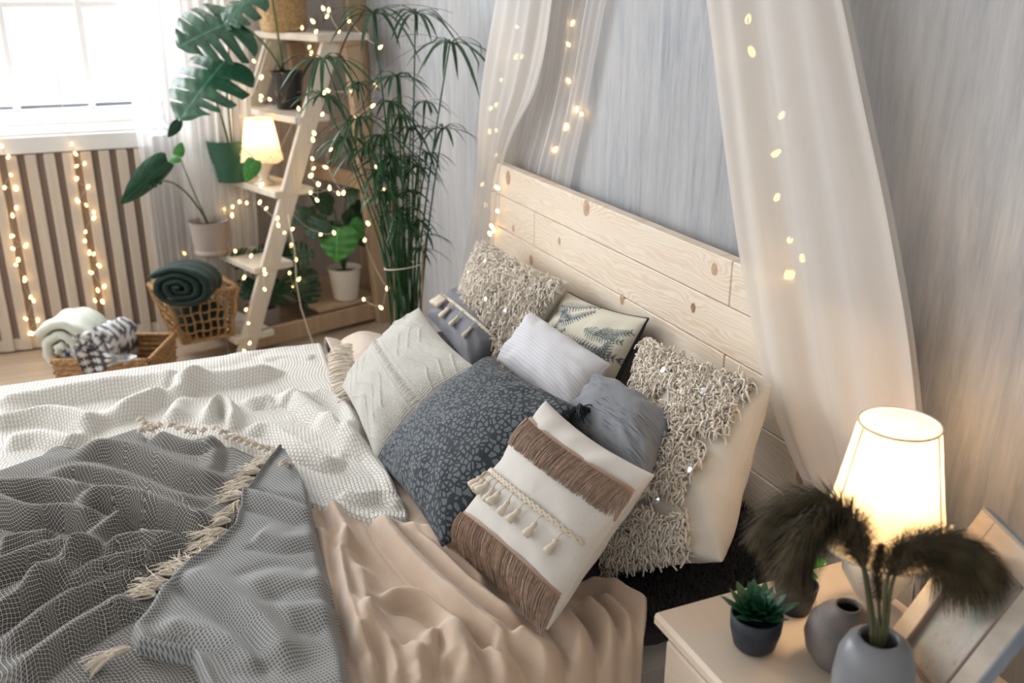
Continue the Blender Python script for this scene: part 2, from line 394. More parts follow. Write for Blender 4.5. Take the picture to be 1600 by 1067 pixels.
    def ball(s, c, r, n=8, m=6, mi=0, sc=(1, 1, 1)):
        V = []; 
        for i in range(m+1):
            t = math.pi*i/m
            for k in range(n): a = 2*math.pi*k/n; V.append([c[0]+r*sc[0]*math.sin(t)*math.cos(a), c[1]+r*sc[1]*math.sin(t)*math.sin(a), c[2]+r*sc[2]*math.cos(t)])
        return s.add(V, [(i*n+k, (i+1)*n+k, (i+1)*n+(k+1) % n, i*n+(k+1) % n) for i in range(m) for k in range(n)], mi)
    def build(s, name, m, parent=None, smooth=True, mats=None):
        return mk(name, np.concatenate(s.v), s.f, m, parent, np.concatenate(s.uv), smooth, mats, s.mi if mats else None)
def boxo(name, c, d, m, parent=None, R=None, bev=.003): return MB().box(c, d, R, 0, bev).build(name, m, parent, smooth=False)
def beam(a, b, wdt, thk, side):          # oriented box from a to b
    a = A(*a); b = A(*b); L = np.linalg.norm(b-a); z = (b-a)/L; x = nrm(side-z*(z@side)); y = np.cross(z, x)
    return (a+b)/2, (wdt, thk, L), np.stack([x, y, z], 1)

# ================================================================== SETTING
XW = -4.79
fl = boxo('floor', (-1.95, -2.5, -.05), (6.2, 5.1, .06), 'floor', None, None, 0); tag(fl, kind='structure')
for i in range(-1, 13):                                   # floorboards run along the window wall
    x = -4.78+.19*(i+.5); y = -5+((i*.47) % 1.2)
    while y < 0:
        y1 = min(y+1.25, -.002)
        boxo('floor_plank', (x, (y+y1)/2, -.008), (.187, y1-y-.003, .016), 'floor', fl, None, .0015); y += 1.25
ce_ = boxo('ceiling', (-1.9, -2.5, 2.90), (6.1, 5.2, .10), 'white_paint', None, None, 0); tag(ce_, kind='structure')
wr_ = boxo('wall_right', (1.21, -2.5, 1.4), (.12, 5.2, 2.9), 'white_paint', None, None, 0); tag(wr_, kind='structure')
wb = boxo('wall_back', (-1.9, .06, 1.4), (6.1, .12, 2.9), 'wall', None, None, 0); tag(wb, kind='structure')
y3 = onx(145, 168, -5.02)[1]; y2 = onx(28, 175, -5.02)[1]; per = y3-y2; YJ = y3+per*.98; ZS = .995; ZT = 2.45
b = MB(); xc = -4.985-.15
b.box((xc, (-5.2-4.0)/2, 1.4), (.30, 1.2, 2.9)); b.box((xc, YJ/2+.0, 1.4), (.30, -YJ, 2.9)); b.box((xc, (-4.0+YJ)/2, ZS/2-.03), (.30, YJ+4.0, ZS-.06)); b.box((xc, (-4.0+YJ)/2, (ZT+2.85)/2), (.30, YJ+4.0, 2.85-ZT))
wl = b.build('wall_left', 'wall_left', None, smooth=False); tag(wl, kind='structure')
tag(boxo('trim_1', (-4.985+.035, -.05, 1.4), (.055, .09, 2.8), 'ladder', None, None, .004), kind='structure')
tag(boxo('trim_2', (-4.79+.01, -2.6, .955), (.055, 3.0, .075), 'white_paint', None, None, .004), kind='structure')
tag(boxo('trim_3', (-4.885, (-4+YJ)/2, .997), (.235, YJ+4-.01, .02), 'white_paint', None, None, .004), kind='structure')
# window: frame, bars and panes
wn = thing('window_1', (-5.02, (-4+YJ)/2, ZS), None, None); tag(wn, kind='structure')
zb = onx(145, 170, -5.02)[2]; zh = onx(124, 6, -5.02)[2]
ys = [y3+per*k for k in range(-6, 2)]; ys[-1] = YJ-.02
boxo('bottom_rail', (-5.03, (-4+YJ)/2, (ZS+zb)/2+.005), (.06, YJ+4, zb-ZS+.01), 'white_paint', wn)
boxo('drip_rail', (-5.045, (-4+YJ)/2, zb+.018), (.03, YJ+4, .022), 'ceramic_grey', wn)
for zz in (zh, zh+.45, zh+.9): boxo('crossbar', (-5.02, (-4+YJ)/2, zz), (.035, YJ+4, .028), 'white_paint', wn)
for yy in ys: boxo('glazing_bar', (-5.02, yy, (zb+ZT)/2), (.04, .030, ZT-zb), 'white_paint', wn)
zs = [zb, zh, zh+.45, zh+.9, ZT]
for i in range(len(ys)-1):
    for j in range(4): boxo('pane', (-5.03, (ys[i]+ys[i+1])/2, (zs[j]+zs[j+1])/2), (.004, per-.02, zs[j+1]-zs[j]-.02), 'glass', wn, None, 0)

# slatted radiator screen
rs = thing('slatted_screen', (XW+.02, -1.5, 0), 'pale vertical wooden slats over brown backing below the window', 'radiator screen')
boxo('backing_panel', (XW+.008, -2.42, .46), (.012, 2.6, .90), 'slat_back', rs, None, 0)
boxo('end_panel', (-4.88, -1.125, .46), (.19, .018, .92), 'slat', rs)
boxo('bottom_rail', (XW+.018, -2.42, .035), (.02, 2.6, .055), 'slat', rs)
sp0 = boxo('slat', (XW+.028, -1.50+.038, .46), (.020, .046, .905), 'slat', rs)
for k in range(-27, 5):
    if k == 0: continue
    c = sp0.copy(); COL.objects.link(c); c.parent = rs; c.location = (0, .076*k, 0)

# ------------------------------------------------------------------ curtains
def sheet(name, L, R, m, ny=90, nx=70, amp=.02, nf=9, seed=1, parent=None, out=A(0, -1, 0), taper=0.0, wx=1.0):
    """cloth hung between two edge lines (lists of 3D points, top to bottom)"""
    def rs_(P):
        P = np.asarray(P, float); d = np.r_[0, np.cumsum(np.linalg.norm(np.diff(P, axis=0), axis=1))]; t = np.linspace(0, d[-1], ny)
        Q = np.stack([np.interp(t, d, P[:, k]) for k in range(3)], 1)
        for _ in range(6): Q[1:-1] = (Q[:-2]+Q[1:-1]*2+Q[2:])/4
        return Q
    l = rs_(L); r = rs_(R); u = np.linspace(0, 1, nx)[None, :, None]; t = np.linspace(0, 1, ny)[:, None]
    P = l[:, None]*(1-u)+r[:, None]*u; uu = u[..., 0]
    ph = nf*2*math.pi*uu+.8*np.sin(3*uu+2*t+seed)+1.2*fbm(uu*3+seed, t*1.5, seed)
    d = amp*(np.sin(ph)*(.55+.45*np.sin(uu*7+seed))+.5*np.sin(2.3*ph+t*2))*(1-taper*t)
    edge = np.clip(np.minimum(uu, 1-uu)*14, 0.15, 1)
    P = P+(d*edge)[..., None]*out
    uv = np.stack([np.broadcast_to(uu*wx, (ny, nx)), np.broadcast_to(t*2, (ny, nx))], -1)
    o = mk(name, P.reshape(-1, 3), gridf(ny, nx), m, parent, uv.reshape(-1, 2)); return o
XC = -4.66
yl = -1.17; yr = -.63
o = sheet('window_curtain', [A(XC, yl, 2.6), A(XC, yl, 1.4), A(XC, yl+.02, .02)], [A(XC, -.80, 2.6), A(XC, -.80, 1.4), A(XC, -.86, .02)], 'sheer', amp=.018, nf=4, seed=3, out=A(1, 0, 0)); tag(o, 'sheer white voile curtain hanging at the right side of the window', 'curtain')
o = sheet('window_curtain', [A(XC-.04, -1.0, 2.6), A(XC-.04, -.98, 1.4), A(XC-.04, -.98, .02)], [A(XC-.04, yr, 2.6), A(XC-.04, yr, 1.4), A(XC-.04, yr-.05, .02)], 'canopy', amp=.014, nf=4, seed=8, out=A(1, 0, 0)); tag(o, 'denser ivory curtain fold behind the monstera leaves near the corner', 'curtain')
# bed canopy
def oy(Y, *pts): return [ony(x, y, Y) for x, y in pts]
top = A(-2.15, -.08, 2.62)
R_L = [top+A(.1, 0, 0), A(-1.98, -.13, 2.1)]+oy(-.13, (1105, 0), (1128, 200), (1152, 380), (1190, 590), (1225, 690), (1265, 775), (1310, 850)); R_L.append(R_L[-1]+A(.01, .02, -.45))
R_R = [top+A(.3, 0, 0), A(-1.66, -.10, 2.1)]+oy(-.10, (1315, 0), (1345, 150), (1382, 320), (1418, 520), (1432, 650), (1440, 800)); R_R.append(R_R[-1]+A(.0, .04, -.6))
cr = thing('bed_canopy', (-1.4, -.1, .3), 'translucent white canopy drape falling over the right end of the headboard', 'canopy', 'bed canopy drapes')
sheet('drape', R_L, R_R, 'canopy', ny=110, nx=80, amp=.012, nf=1.6, seed=5, parent=cr)
R_L2 = [p+A(.13+.04*i/10, .05, 0) for i, p in enumerate(R_L)]; R_R2 = [p+A(-.015, .03, 0) for p in R_R]
sheet('back_layer', R_L2, R_R2, 'canopy_thin', ny=80, nx=60, amp=.006, nf=2, seed=9, parent=cr)
cl = thing('bed_canopy', (-3.15, -.08, .3), 'translucent white canopy drape hanging beside the left end of the headboard', 'canopy', 'bed canopy drapes')
L_L = [top+A(-.15, 0, 0), A(-2.7, -.10, 2.1)]+oy(-.10, (775, 0), (757, 100), (747, 190), (746, 262), (738, 330), (724, 405), (714, 450)); L_L.append(L_L[-1]+A(-.02, 0, -.4))
L_R = [top, A(-2.42, -.08, 2.1)]+oy(-.08, (863, 0), (853, 80), (835, 150), (803, 205), (783, 262), (778, 320), (777, 372), (768, 420)); L_R.append(L_R[-1]+A(-.02, 0, -.35))
sheet('drape', L_L, L_R, 'canopy', ny=110, nx=60, amp=.010, nf=2.2, seed=2, parent=cl)
L_L3 = [top+A(.05, .05, 0), A(-2.46, -.022, 2.1)]+oy(-.022, (850, 0), (838, 120), (815, 215), (800, 262), (790, 330)); 
L_R3 = [top+A(.12, .05, 0), A(-2.12, -.022, 2.1)]+oy(-.022, (947, 0), (928, 100), (912, 190), (896, 260), (885, 330))
sheet('inner_drape', L_L3, L_R3, 'canopy_thin', ny=90, nx=50, amp=.008, nf=4, seed=4, parent=cl)

# ================================================================== LADDER SHELF
FR = A(-4.257, -.88, 0); wv = A(-.948, -.317, 0); nv = A(-.317, .948, 0); zv = A(0, 0, 1)
def Lp(a, s, z): return FR+wv*a+nv*s+zv*z
def wid(z): return .60-.055*z
SL = .41
ld = thing('step_ladder_shelf', Lp(.3, .3, 0), 'wooden A-frame step ladder used as a plant shelf in the corner', 'ladder shelf')
RB = np.stack([wv, nv, zv], 1)
for side in (0, 1):
    a0 = 0 if side == 0 else wid(0); a1 = (.0 if side == 0 else wid(1.38))
    c, d, R = beam(Lp(a0, .045, -.0), Lp(a1, .045+SL*1.38, 1.38), .026, .085, wv); MB().box(c, d, R, 0, .003).build('front_leg', 'ladder_white', ld, False)
    c, d, R = beam(Lp(a0, .82, 0), Lp(a1, .72, 1.36), .04, .075, wv); MB().box(c, d, R, 0, .003).build('rear_leg', 'ladder', ld, False)
    c, d, R = beam(Lp(a0+.02*(1-2*side), .06, .065), Lp(a0+.02*(1-2*side), .80, .065), .022, .085, wv); MB().box(c, d, R, 0, .003).build('side_rail', 'ladder', ld, False)
for z, dep in ((.09, .20), (.40, .20), (.73, .20), (1.05, .18)):
    w_ = wid(z); MB().box(Lp(w_/2, SL*z+dep/2-.035, z), (w_+.03, dep, .03), RB, 0, .004).build('step', 'ladder_white', ld, False)
MB().box(Lp(wid(1.4)/2, .66, 1.40), (wid(1.4)+.07, .27, .032), RB, 0, .004).build('top_board', 'ladder_white', ld, False)
MB().box(Lp(wid(1.4)/2, .78, 1.33), (wid(1.4), .02, .10), RB, 0, .003).build('top_apron', 'ladder', ld, False)
MB().box(Lp(wid(.1)/2, .64, .125), (wid(.1)-.05, .34, .022), RB, 0, .004).build('low_shelf', 'ladder', ld, False)
MB().box(Lp(wid(.7)/2, .765, .72), (wid(.7), .022, .075), RB, 0, .003).build('rear_crossbar', 'ladder', ld, False)

# ------------------------------------------------------------------ leaves
def leaf_geo(base, tip, width, normal, kind='heart', droop=.15, cup=.15, seed=0):
    base = A(*base); tip = A(*tip); L = np.linalg.norm(tip-base); x = (tip-base)/L; nn = nrm(np.asarray(normal, float)); nn = nrm(nn-x*(x@nn)); y = np.cross(nn, x)
    K, Rr = (78, 8) if kind == 'monstera' else (30, 6); V = []; UV = []; F = []
    t = np.linspace(0, 1, K); r0 = np.random.default_rng(seed)
    if kind == 'blade': h = np.sin(np.pi*t**.8)**.8
    else: h = (np.sin(np.pi*np.clip(t, 0, 1)**.62)**.72)*(1-.12*t)
    for sgn in (-1, 1):
        hh = h.copy()
        if kind == 'monstera':
            for k, tc in enumerate((.26, .42, .58, .73)):
                tc += r0.uniform(-.03, .03); wd = r0.uniform(.016, .026); hh *= 1-r0.uniform(.55, .74)*np.exp(-((t-tc)/wd)**4)
        o = len(V)
        for i in range(K):
            for j in range(Rr+1):
                fr = j/Rr; q = hh[i]*fr*width/2
                xx = t[i]*L+(-.22*L*(1-t[i])**3 + .16*L*t[i]*(1-t[i]))*fr*1.0*(h[i] if kind != 'blade' else 0)
                fr2 = q/(width/2)
                zz = -droop*L*t[i]**2+cup*width*(-(fr2**2)*.5+.10*fr2)+.012*width*math.sin(t[i]*30+fr*2)*fr
                V.append(base+x*xx+y*sgn*q+nn*zz); UV.append((.5+sgn*fr*.5*hh[i], t[i]))
        f = gridf(K, Rr+1, o, flip=(sgn < 0)); F += f.tolist()
    return np.array(V), F, np.array(UV)
def leaf(name, base, tip, width, normal, m, parent, **k):
    V, F, UV = leaf_geo(base, tip, width, normal, **k); return mk(name, V, F, m, parent, UV)
def curve(p, q, sag=A(0, 0, .05), n=12, pw=1):
    t = np.linspace(0, 1, n)[:, None]; return A(*p)*(1-t)+A(*q)*t+sag*4*t*(1-t)
toC = lambda p: nrm(CAM-A(*p))
def pot(root, c, rt, rb, h, m, rim=.006, soil=.82, n=36, wave=None, rings=0):
    pr = [(rb*.9, 0), (rb, .004)]
    for i in range(1, 25):
        t = i/24; r = rb+(rt-rb)*t
        if rings: r += .0016*math.sin(t*rings*2*math.pi)
        pr.append((r, .004+(h-.004)*t))
    pr += [(rt+rim*.5, h-.001), (rt-rim, h), (rt-rim*1.2, h*.80)]
    MB().lathe(c, pr, n, wave=wave).build('pot', m, root)
    MB().lathe(A(*c)+A(0, 0, h*soil), [(rt*.92, 0), (rt*.6, .006), (.001, .008)], 20, capb=False).build('soil', 'soil', root)

# monstera in black pot (step 1.05) : two big leaves at the upper left
B = onz(452, 170, 1.066); blk = thing('potted_monstera', B, 'monstera in a glossy black pot on the top ladder step', 'potted plant', 'potted plants')
pot(blk, B, .078, .056, .175, 'black_pot')
root_ = B+A(-.02, -.01, .16)
P = lambda x, y, X: onx(x, y, X)
l1b = P(368, 40, -4.28); l1t = P(276, 66, -4.20)
MB().tube(curve(root_, l1b, A(0, 0, .05)), np.linspace(.006, .0035, 12)).build('stem', 'bark', blk)
leaf('leaf', l1b+A(0, .0, .02), l1t, .42, A(.6, -.35, .6), 'monstera', blk, kind='monstera', droop=.10, cup=.25, seed=2)
l2b = P(418, -40, -4.35); MB().tube(curve(root_+A(.01, 0, 0), l2b, A(0, 0, .03)), np.linspace(.006, .0035, 12)).build('stem', 'bark', blk)
leaf('leaf', P(400, -8, -4.3), P(330, 42, -4.25), .22, A(.5, -.4, .8), 'monstera', blk, kind='monstera', droop=.15, cup=.3, seed=5)
leaf('leaf', l2b, P(470, -110, -4.4), .25, A(.5, -.6, .6), 'monstera', blk, kind='monstera', droop=.1, seed=6)

# monstera in green pot (step .73)
B = onz(364, 282, .746); gp = thing('potted_monstera', B, 'monstera in a ribbed dark green pot beside the small lamp', 'potted plant', 'potted plants')
pot(gp, B, .110, .074, .195, 'green_pot', rings=9)
root_ = B+A(0, 0, .15)
b1 = P(352, 92, -4.25); t1 = P(276, 182, -4.12)
MB().tube(curve(root_, P(334, 150, -4.3), A(0, 0, .03)), np.linspace(.006, .004, 12)).build('stem', 'bark', gp)
leaf('leaf', P(350, 96, -4.28), t1, .37, A(.75, -.55, .45), 'monstera', gp, kind='monstera', droop=.08, cup=.22, seed=11)
MB().tube(curve(root_+A(.02, .01, 0), P(350, 100, -4.3), A(0, 0, .0)), np.linspace(.005, .003, 12)).build('stem', 'bark', gp)
MB().tube(curve(root_+A(.02, .02, 0), P(356, 60, -4.34), A(0, 0, .0)), .004).build('support_cane', 'papyrus_dry', gp)
leaf('leaf', P(284, 186, -4.2), P(263, 215, -4.18), .05, A(.8, .5, .1), 'monstera', gp, kind='blade', droop=.05)
leaf('leaf', P(398, 250, -4.14), P(384, 284, -4.10), .075, A(.9, -.2, .3), 'leaf_bright', gp, kind='heart', droop=.1)
MB().tube(curve(root_+A(.03, 0, 0), P(398, 250, -4.14), A(0, 0, .03)), .0025).build('stem', 'bark', gp)

# young monstera in greige pot (step .40)
B = onz(331, 398, .416); yp = thing('potted_monstera', B, 'young monstera with one long leaf in a greige pot', 'potted plant', 'potted plants')
pot(yp, B, .090, .070, .168, 'blush_pot', rings=14)
MB().lathe(B+A(0, 0, .002), [(.072, 0), (.078, .012), (.076, .03), (.072, .03)], 32).build('saucer', 'blush_pot', yp)
root_ = B+A(0, 0, .15)
MB().tube(curve(root_, P(250, 283, -4.35), A(.0, .0, .06)), np.linspace(.005, .003, 12)).build('stem', 'bark', yp)
leaf('leaf', P(262, 252, -4.42), P(187, 319, -4.32), .12, A(.30, .85, .45), 'monstera', yp, kind='heart', droop=-.02, cup=.7)
leaf('leaf', P(246, 276, -4.44), P(205, 282, -4.42), .17, A(.2, -.5, .9), 'monstera', yp, kind='monstera', droop=.1, cup=.3, seed=9)
MB().tube(curve(root_, P(281, 246, -4.38), A(.0, .0, -.01)), np.linspace(.004, .0025, 12)).build('stem', 'bark', yp)
leaf('leaf', P(278, 243, -4.38), P(284, 222, -4.38), .05, A(.9, -.1, .3), 'leaf_bright', yp, kind='heart', droop=.05)
leaf('leaf', P(280, 246, -4.38), P(264, 252, -4.36), .045, A(.6, -.1, .6), 'leaf_bright', yp, kind='heart', droop=.1)

# basket pot on the ladder top
B = (lambda o_, t_: CAM+ray(443, 46)*t_)(0, ((FR+nv*.57-CAM)@nv)/(ray(443, 46)@nv)); B = A(B[0], B[1], 1.417); tp = thing('woven_planter', B, 'woven honey-brown planter standing on the ladder top', 'planter')
pot(tp, B, .128, .105, .24, 'seagrass', rings=16, n=48)
leaf('leaf', B+A(0, 0, .22), B+A(-.16, -.1, .34), .16, A(.3, -.3, 1), 'monstera', tp, kind='monstera', seed=3)

# lush plant in white pot, low shelf
B = onz(541, 466, .137); wp = thing('potted_calathea', B, 'leafy plant with bright round leaf in a white pot on the low shelf', 'potted plant', 'potted plants')
pot(wp, B, .082, .060, .165, 'white_pot', rim=.008)
root_ = B+A(0, 0, .14)
X0 = B[0]
for (bx, by, tx, ty, w_, m, dx, nn) in [(528, 355, 524, 410, .21, 'leaf_bright', .10, A(.9, -.5, .25)), (545, 350, 567, 372, .12, 'leaf_bright', .06, A(.8, -.5, .5)), (500, 330, 470, 352, .15, 'leaf_dark', .02, A(.6, -.4, .8)),
        (520, 322, 486, 300, .14, 'leaf_dark', 0, A(.5, -.5, .8)), (497, 342, 485, 375, .15, 'leaf_dark', .06, A(.8, -.5, .5)), (545, 325, 575, 350, .15, 'leaf_dark', -.04, A(.7, -.4, .6)), (540, 310, 560, 295, .12, 'leaf_dark', -.05, A(.5, -.6, .8)), (515, 345, 512, 380, .14, 'leaf_dark', .03, A(.9, -.5, .3)),
        (470, 322, 462, 352, .13, 'leaf_dark', 0, A(.8, -.4, .4)), (560, 360, 585, 385, .12, 'leaf_dark', -.03, A(.8, -.4, .4))]:
    bb = onx(bx, by, X0+dx); tt = onx(tx, ty, X0+dx+.02)
    leaf('leaf', bb, tt, w_, nn, m, wp, kind='heart', droop=.12, cup=.2); MB().tube(curve(root_, bb, A(0, 0, .05), 10), .003, 5).build('stem', 'bark', wp)

# dark plant in kraft pot behind the front leg
B = onz(415, 522, .0); dp = thing('potted_monstera', B, 'dark leafy monstera in a tan pot on the floor inside the ladder', 'potted plant', 'potted plants')
pot(dp, B, .085, .07, .15, 'blush_pot', rim=.006)
root_ = B+A(0, 0, .13); X0 = B[0]
for k, (bx, by, tx, ty, w_) in enumerate([(440, 440, 418, 475, .20), (465, 425, 475, 470, .20), (430, 405, 395, 395, .14), (452, 402, 490, 395, .16), (478, 440, 480, 485, .16), (400, 440, 378, 465, .18), (450, 400, 440, 380, .12), (385, 410, 365, 395, .13)]):
    bb = onx(bx, by, X0-.02); tt = onx(tx, ty, X0+.04)
    leaf('leaf', bb, tt, w_, A(.8, -.45, .5), 'leaf_dark', dp, kind='monstera', droop=.15, cup=.2, seed=20+k); MB().tube(curve(root_, bb, A(0, 0, .04), 10), .003, 5).build('stem', 'bark', dp)

# papyrus clump
PB = A(-3.42, -.30, .02); PX = -3.38
pp = thing('papyrus_plant', PB, 'tall umbrella papyrus with tied stems between the ladder and the bed', 'potted plant', 'potted plants')
MB().lathe(PB+A(0, 0, -.018), [(.09, 0), (.105, .01), (.125, .15), (.13, .26), (.122, .265), (.118, .2)], 32).build('pot', 'ceramic_cream', pp)
heads = [(584, 22, 0, 1.3), (507, 92, .10, 1.2), (649, 22, -.02, 1.0), (703, 67, .10, 1.15), (692, 202, .06, .8), (620, 120, .02, .9), (506, 152, .08, .9), (560, 185, .04, .9), (598, 212, .05, .9), (642, 200, -.02, .8), (612, 245, .06, .9), (652, 262, 0, .8), (575, 232, .1, .85), (628, 180, 0, .7), (668, 240, 0, .6), (540, 215, .06, .8), (588, 270, .08, .8), (640, 300, .04, .6), (665, 160, -.04, .6), (610, 160, .04, .8), (560, 130, 0, .5), (625, 330, .06, .6), (600, 300, .07, .7), (655, 345, .02, .55)]
prng = np.random.default_rng(4)
def umbel(c, size, nblade, name):
    mb = MB()
    for k in range(nblade):
        a = 2*math.pi*(k+prng.uniform(-.3, .3))/nblade; ln = size*prng.uniform(.13, .23); el = prng.uniform(.15, .8); dr = prng.uniform(.06, .20)*size
        dirv = A(math.cos(a)*math.cos(el), math.sin(a)*math.cos(el), math.sin(el)); t = np.linspace(0, 1, 8)
        Q = c+dirv*ln*t[:, None]*A(1, 1, .7)-zv*(dr*t**2)[:, None]; Q[:, 1] = np.minimum(Q[:, 1], -.02)
        sd = nrm(np.cross(dirv, zv)); w_ = (.0068*np.sin(np.pi*np.clip(t*.93+.07, 0, 1))**.6*size**.5)[:, None]
        V = np.concatenate([Q-sd*w_, Q-zv*.0015, Q+sd*w_]); F = [(i, i+1, 8+i+1, 8+i) for i in range(7)]+[(8+i, 8+i+1, 16+i+1, 16+i) for i in range(7)]
        mb.add(V, F)
    return mb.build(name, 'papyrus', pp)
for k, (x, y, dx, sz) in enumerate(heads):
    c = onx(x, y, PX+dx); c[1] = min(c[1], -.06)
    b0 = PB+A(prng.uniform(-.055, .055), prng.uniform(-.055, .055), .25)
    mid = b0*.55+c*.45; tie = onx(632, 415, PX); mid = b0+(c-b0)*.42; mid[:2] = mid[:2]*.5+(tie[:2]+prng.uniform(-.045, .045, 2))*.5
    t = np.linspace(0, 1, 14)[:, None]; Q = b0*(1-t)**2+2*mid*t*(1-t)+c*t**2
    MB().tube(Q, np.linspace(.0042, .0028, 14), 5).build('stem', 'papyrus', pp); umbel(c, sz, 16 if sz > .8 else 13, 'umbel')
    for q in range(1): pass
for k in range(26):        # shorter stalks that fill the clump
    b0 = PB+A(prng.uniform(-.06, .06), prng.uniform(-.06, .06), .2); c = onx(prng.uniform(590, 668), prng.uniform(240, 400), PX+prng.uniform(-.05, .08)); c[1] = min(c[1], -.05)
    MB().tube(curve(b0, c, A(0, 0, 0), 6), .0032, 5).build('stem', 'papyrus' if k % 4 else 'papyrus_dry', pp)
    if k % 3 == 0: umbel(c, .6, 10, 'umbel')
tie = onx(630, 415, PX); MB().tube([tie+A(.072*math.cos(a), .072*math.sin(a), .012*math.sin(a+1)) for a in np.linspace(0, 2*math.pi, 25)], .0025, 5).build('tie_string', 'cream_cord', pp)

# ------------------------------------------------------------------ small lamp on ladder
def lamp(name, base, rb, rt, hs, z0, stand, label, mshade, power, scallop, seams, kind_big):
    L = thing(name, base, label, 'table lamp', 'lit cream table lamps'); c = A(*base)
    MB().lathe(c, stand, 36).build('base', 'ceramic_cream', L)
    n = 72; H_ = 14
    V = []
    for i in range(H_+1):
        t = i/H_
        for k in range(n):
            a = 2*math.pi*k/n; r = rb+(rt-rb)*t**.9; z = z0+hs*t
            if scallop: z += (1-t)**3*scallop*(-abs(math.sin(a*3)))
            V.append([c[0]+r*math.cos(a), c[1]+r*math.sin(a), c[2]+z])
    V = np.array(V); F = [(i*n+k, i*n+(k+1) % n, (i+1)*n+(k+1) % n, (i+1)*n+k) for i in range(H_) for k in range(n)]
    sh = mk('shade', V, F, mshade, L)
    for zz, rr in ((z0+hs, rt), ):
        MB().tube([c+A(rr*math.cos(a), rr*math.sin(a), zz) for a in np.linspace(0, 2*math.pi, 49)], .0022, 6).build('rim', 'cream_cord', sh)
    if not scallop: MB().tube([c+A(rb*math.cos(a), rb*math.sin(a), z0) for a in np.linspace(0, 2*math.pi, 49)], .0022, 6).build('rim', 'cream_cord', sh)
    for k in range(seams): a = 2*math.pi*(k+.15)/seams; MB().tube([c+A((rb+.001)*math.cos(a), (rb+.001)*math.sin(a), z0+.002), c+A((rt+.001)*math.cos(a), (rt+.001)*math.sin(a), z0+hs)], .0013, 5).build('seam', 'brown_band', sh)
    for k in range(12): a = 2*math.pi*(k+.5)/12; r = rb*.985+.001; MB().ball(c+A(r*math.cos(a), r*math.sin(a), z0+hs*(.12+.10*(k % 2))), .0045, 8, 6).build('bead', 'sequin', sh)
    MB().ball(c+A(0, 0, z0+hs*.5), rt*.36, 16, 10, sc=(1, 1, 1.3)).build('light_bulb', 'lamp_bulb', L)
    pl = bpy.data.lights.new(name+'_light', 'POINT'); pl.energy = power; pl.color = (1, .68, .36); pl.shadow_soft_size = rt*.5; po = bpy.data.objects.new(name+'_light', pl); COL.objects.link(po); po.parent = L; po.location = (0, 0, z0+hs*.62)
    return L
B = onz(413, 287, .747)
lamp('table_lamp', B, .098, .062, .185, .115, [(.001, 0), (.05, 0), (.05, .006), (.032, .014), (.022, .03), (.03, .055), (.05, .09), (.056, .12), (.045, .14), (.012, .15), (.008, .2)], 'small lit lamp with scalloped cream shade on a ladder step', 'shade_far', 4.2, .010, 0, False)

# ------------------------------------------------------------------ baskets
def braid_wall(mb, a, b, h0, h1, rows, per_m, bulge=.004):
    """woven wall between bottom line a0-a1 and top line b0-b1"""
    a0, a1 = a; b0, b1 = b; L = np.linalg.norm(a1-a0); nu = int(L*per_m*6)+2; nvv = rows*6+1
    u = np.linspace(0, 1, nu)[:, None, None]; v = np.linspace(0, 1, nvv)[None, :, None]
    P = (a0*(1-u)+a1*u)*(1-v)+(b0*(1-u)+b1*u)*v; nn = nrm(np.cross(a1-a0, b0-a0))
    vv = v[..., 0]*rows; r = np.floor(vv); fv = vv-r; uu = u[..., 0]*L*per_m+.5*(r % 2)
    slope = (fv-.5)*.9*np.where(r % 2 < 1, 1, -1)
    d = bulge*(np.sqrt(np.clip(1-(2*fv-1)**2, 0, 1))*.6+.9*np.abs(np.sin(np.pi*(uu+slope)))*np.sin(np.pi*fv))
    P = P+d[..., None]*nn
    mb.add(P.reshape(-1, 3), gridf(nu, nvv)); return nn
# open seagrass basket on the floor
p1 = onz(82, 563, .235); p2 = onz(232, 563, .235); p3 = onz(268, 520, .235)
ex = nrm(p2-p1); ez = zv; ey = nrm(np.cross(ez, ex)); Lx = np.linalg.norm(p2-p1); Ly = .30
c0 = p1.copy(); cs = [c0, c0+ex*Lx, c0+ex*Lx+ey*Ly, c0+ey*Ly]; ctr = sum(cs)/4
bk = thing('storage_basket', ctr*A(1, 1, 0), 'rectangular braided seagrass basket holding two rolled blankets on the floor', 'basket')
for i in range(4):
    a_, b_ = cs[i], cs[(i+1) % 4]; ba = ctr+(a_-ctr)*.9; bb = ctr+(b_-ctr)*.9; ba[2] = bb[2] = .01
    mb = MB(); braid_wall(mb, (ba, bb), (a_, b_), 0, 0, 10, 26, .009); w_ = mb.build('woven_wall', 'wicker', bk)
    MB().tube(curve(a_, b_, A(0, 0, 0), 12), .009, 8).build('rim', 'wicker', bk)
MB().box(ctr*A(1, 1, 0)+A(0, 0, .015), (Lx*.9, Ly*.9, .01), np.stack([ex, ey, ez], 1)).build('base', 'wicker', bk, False)
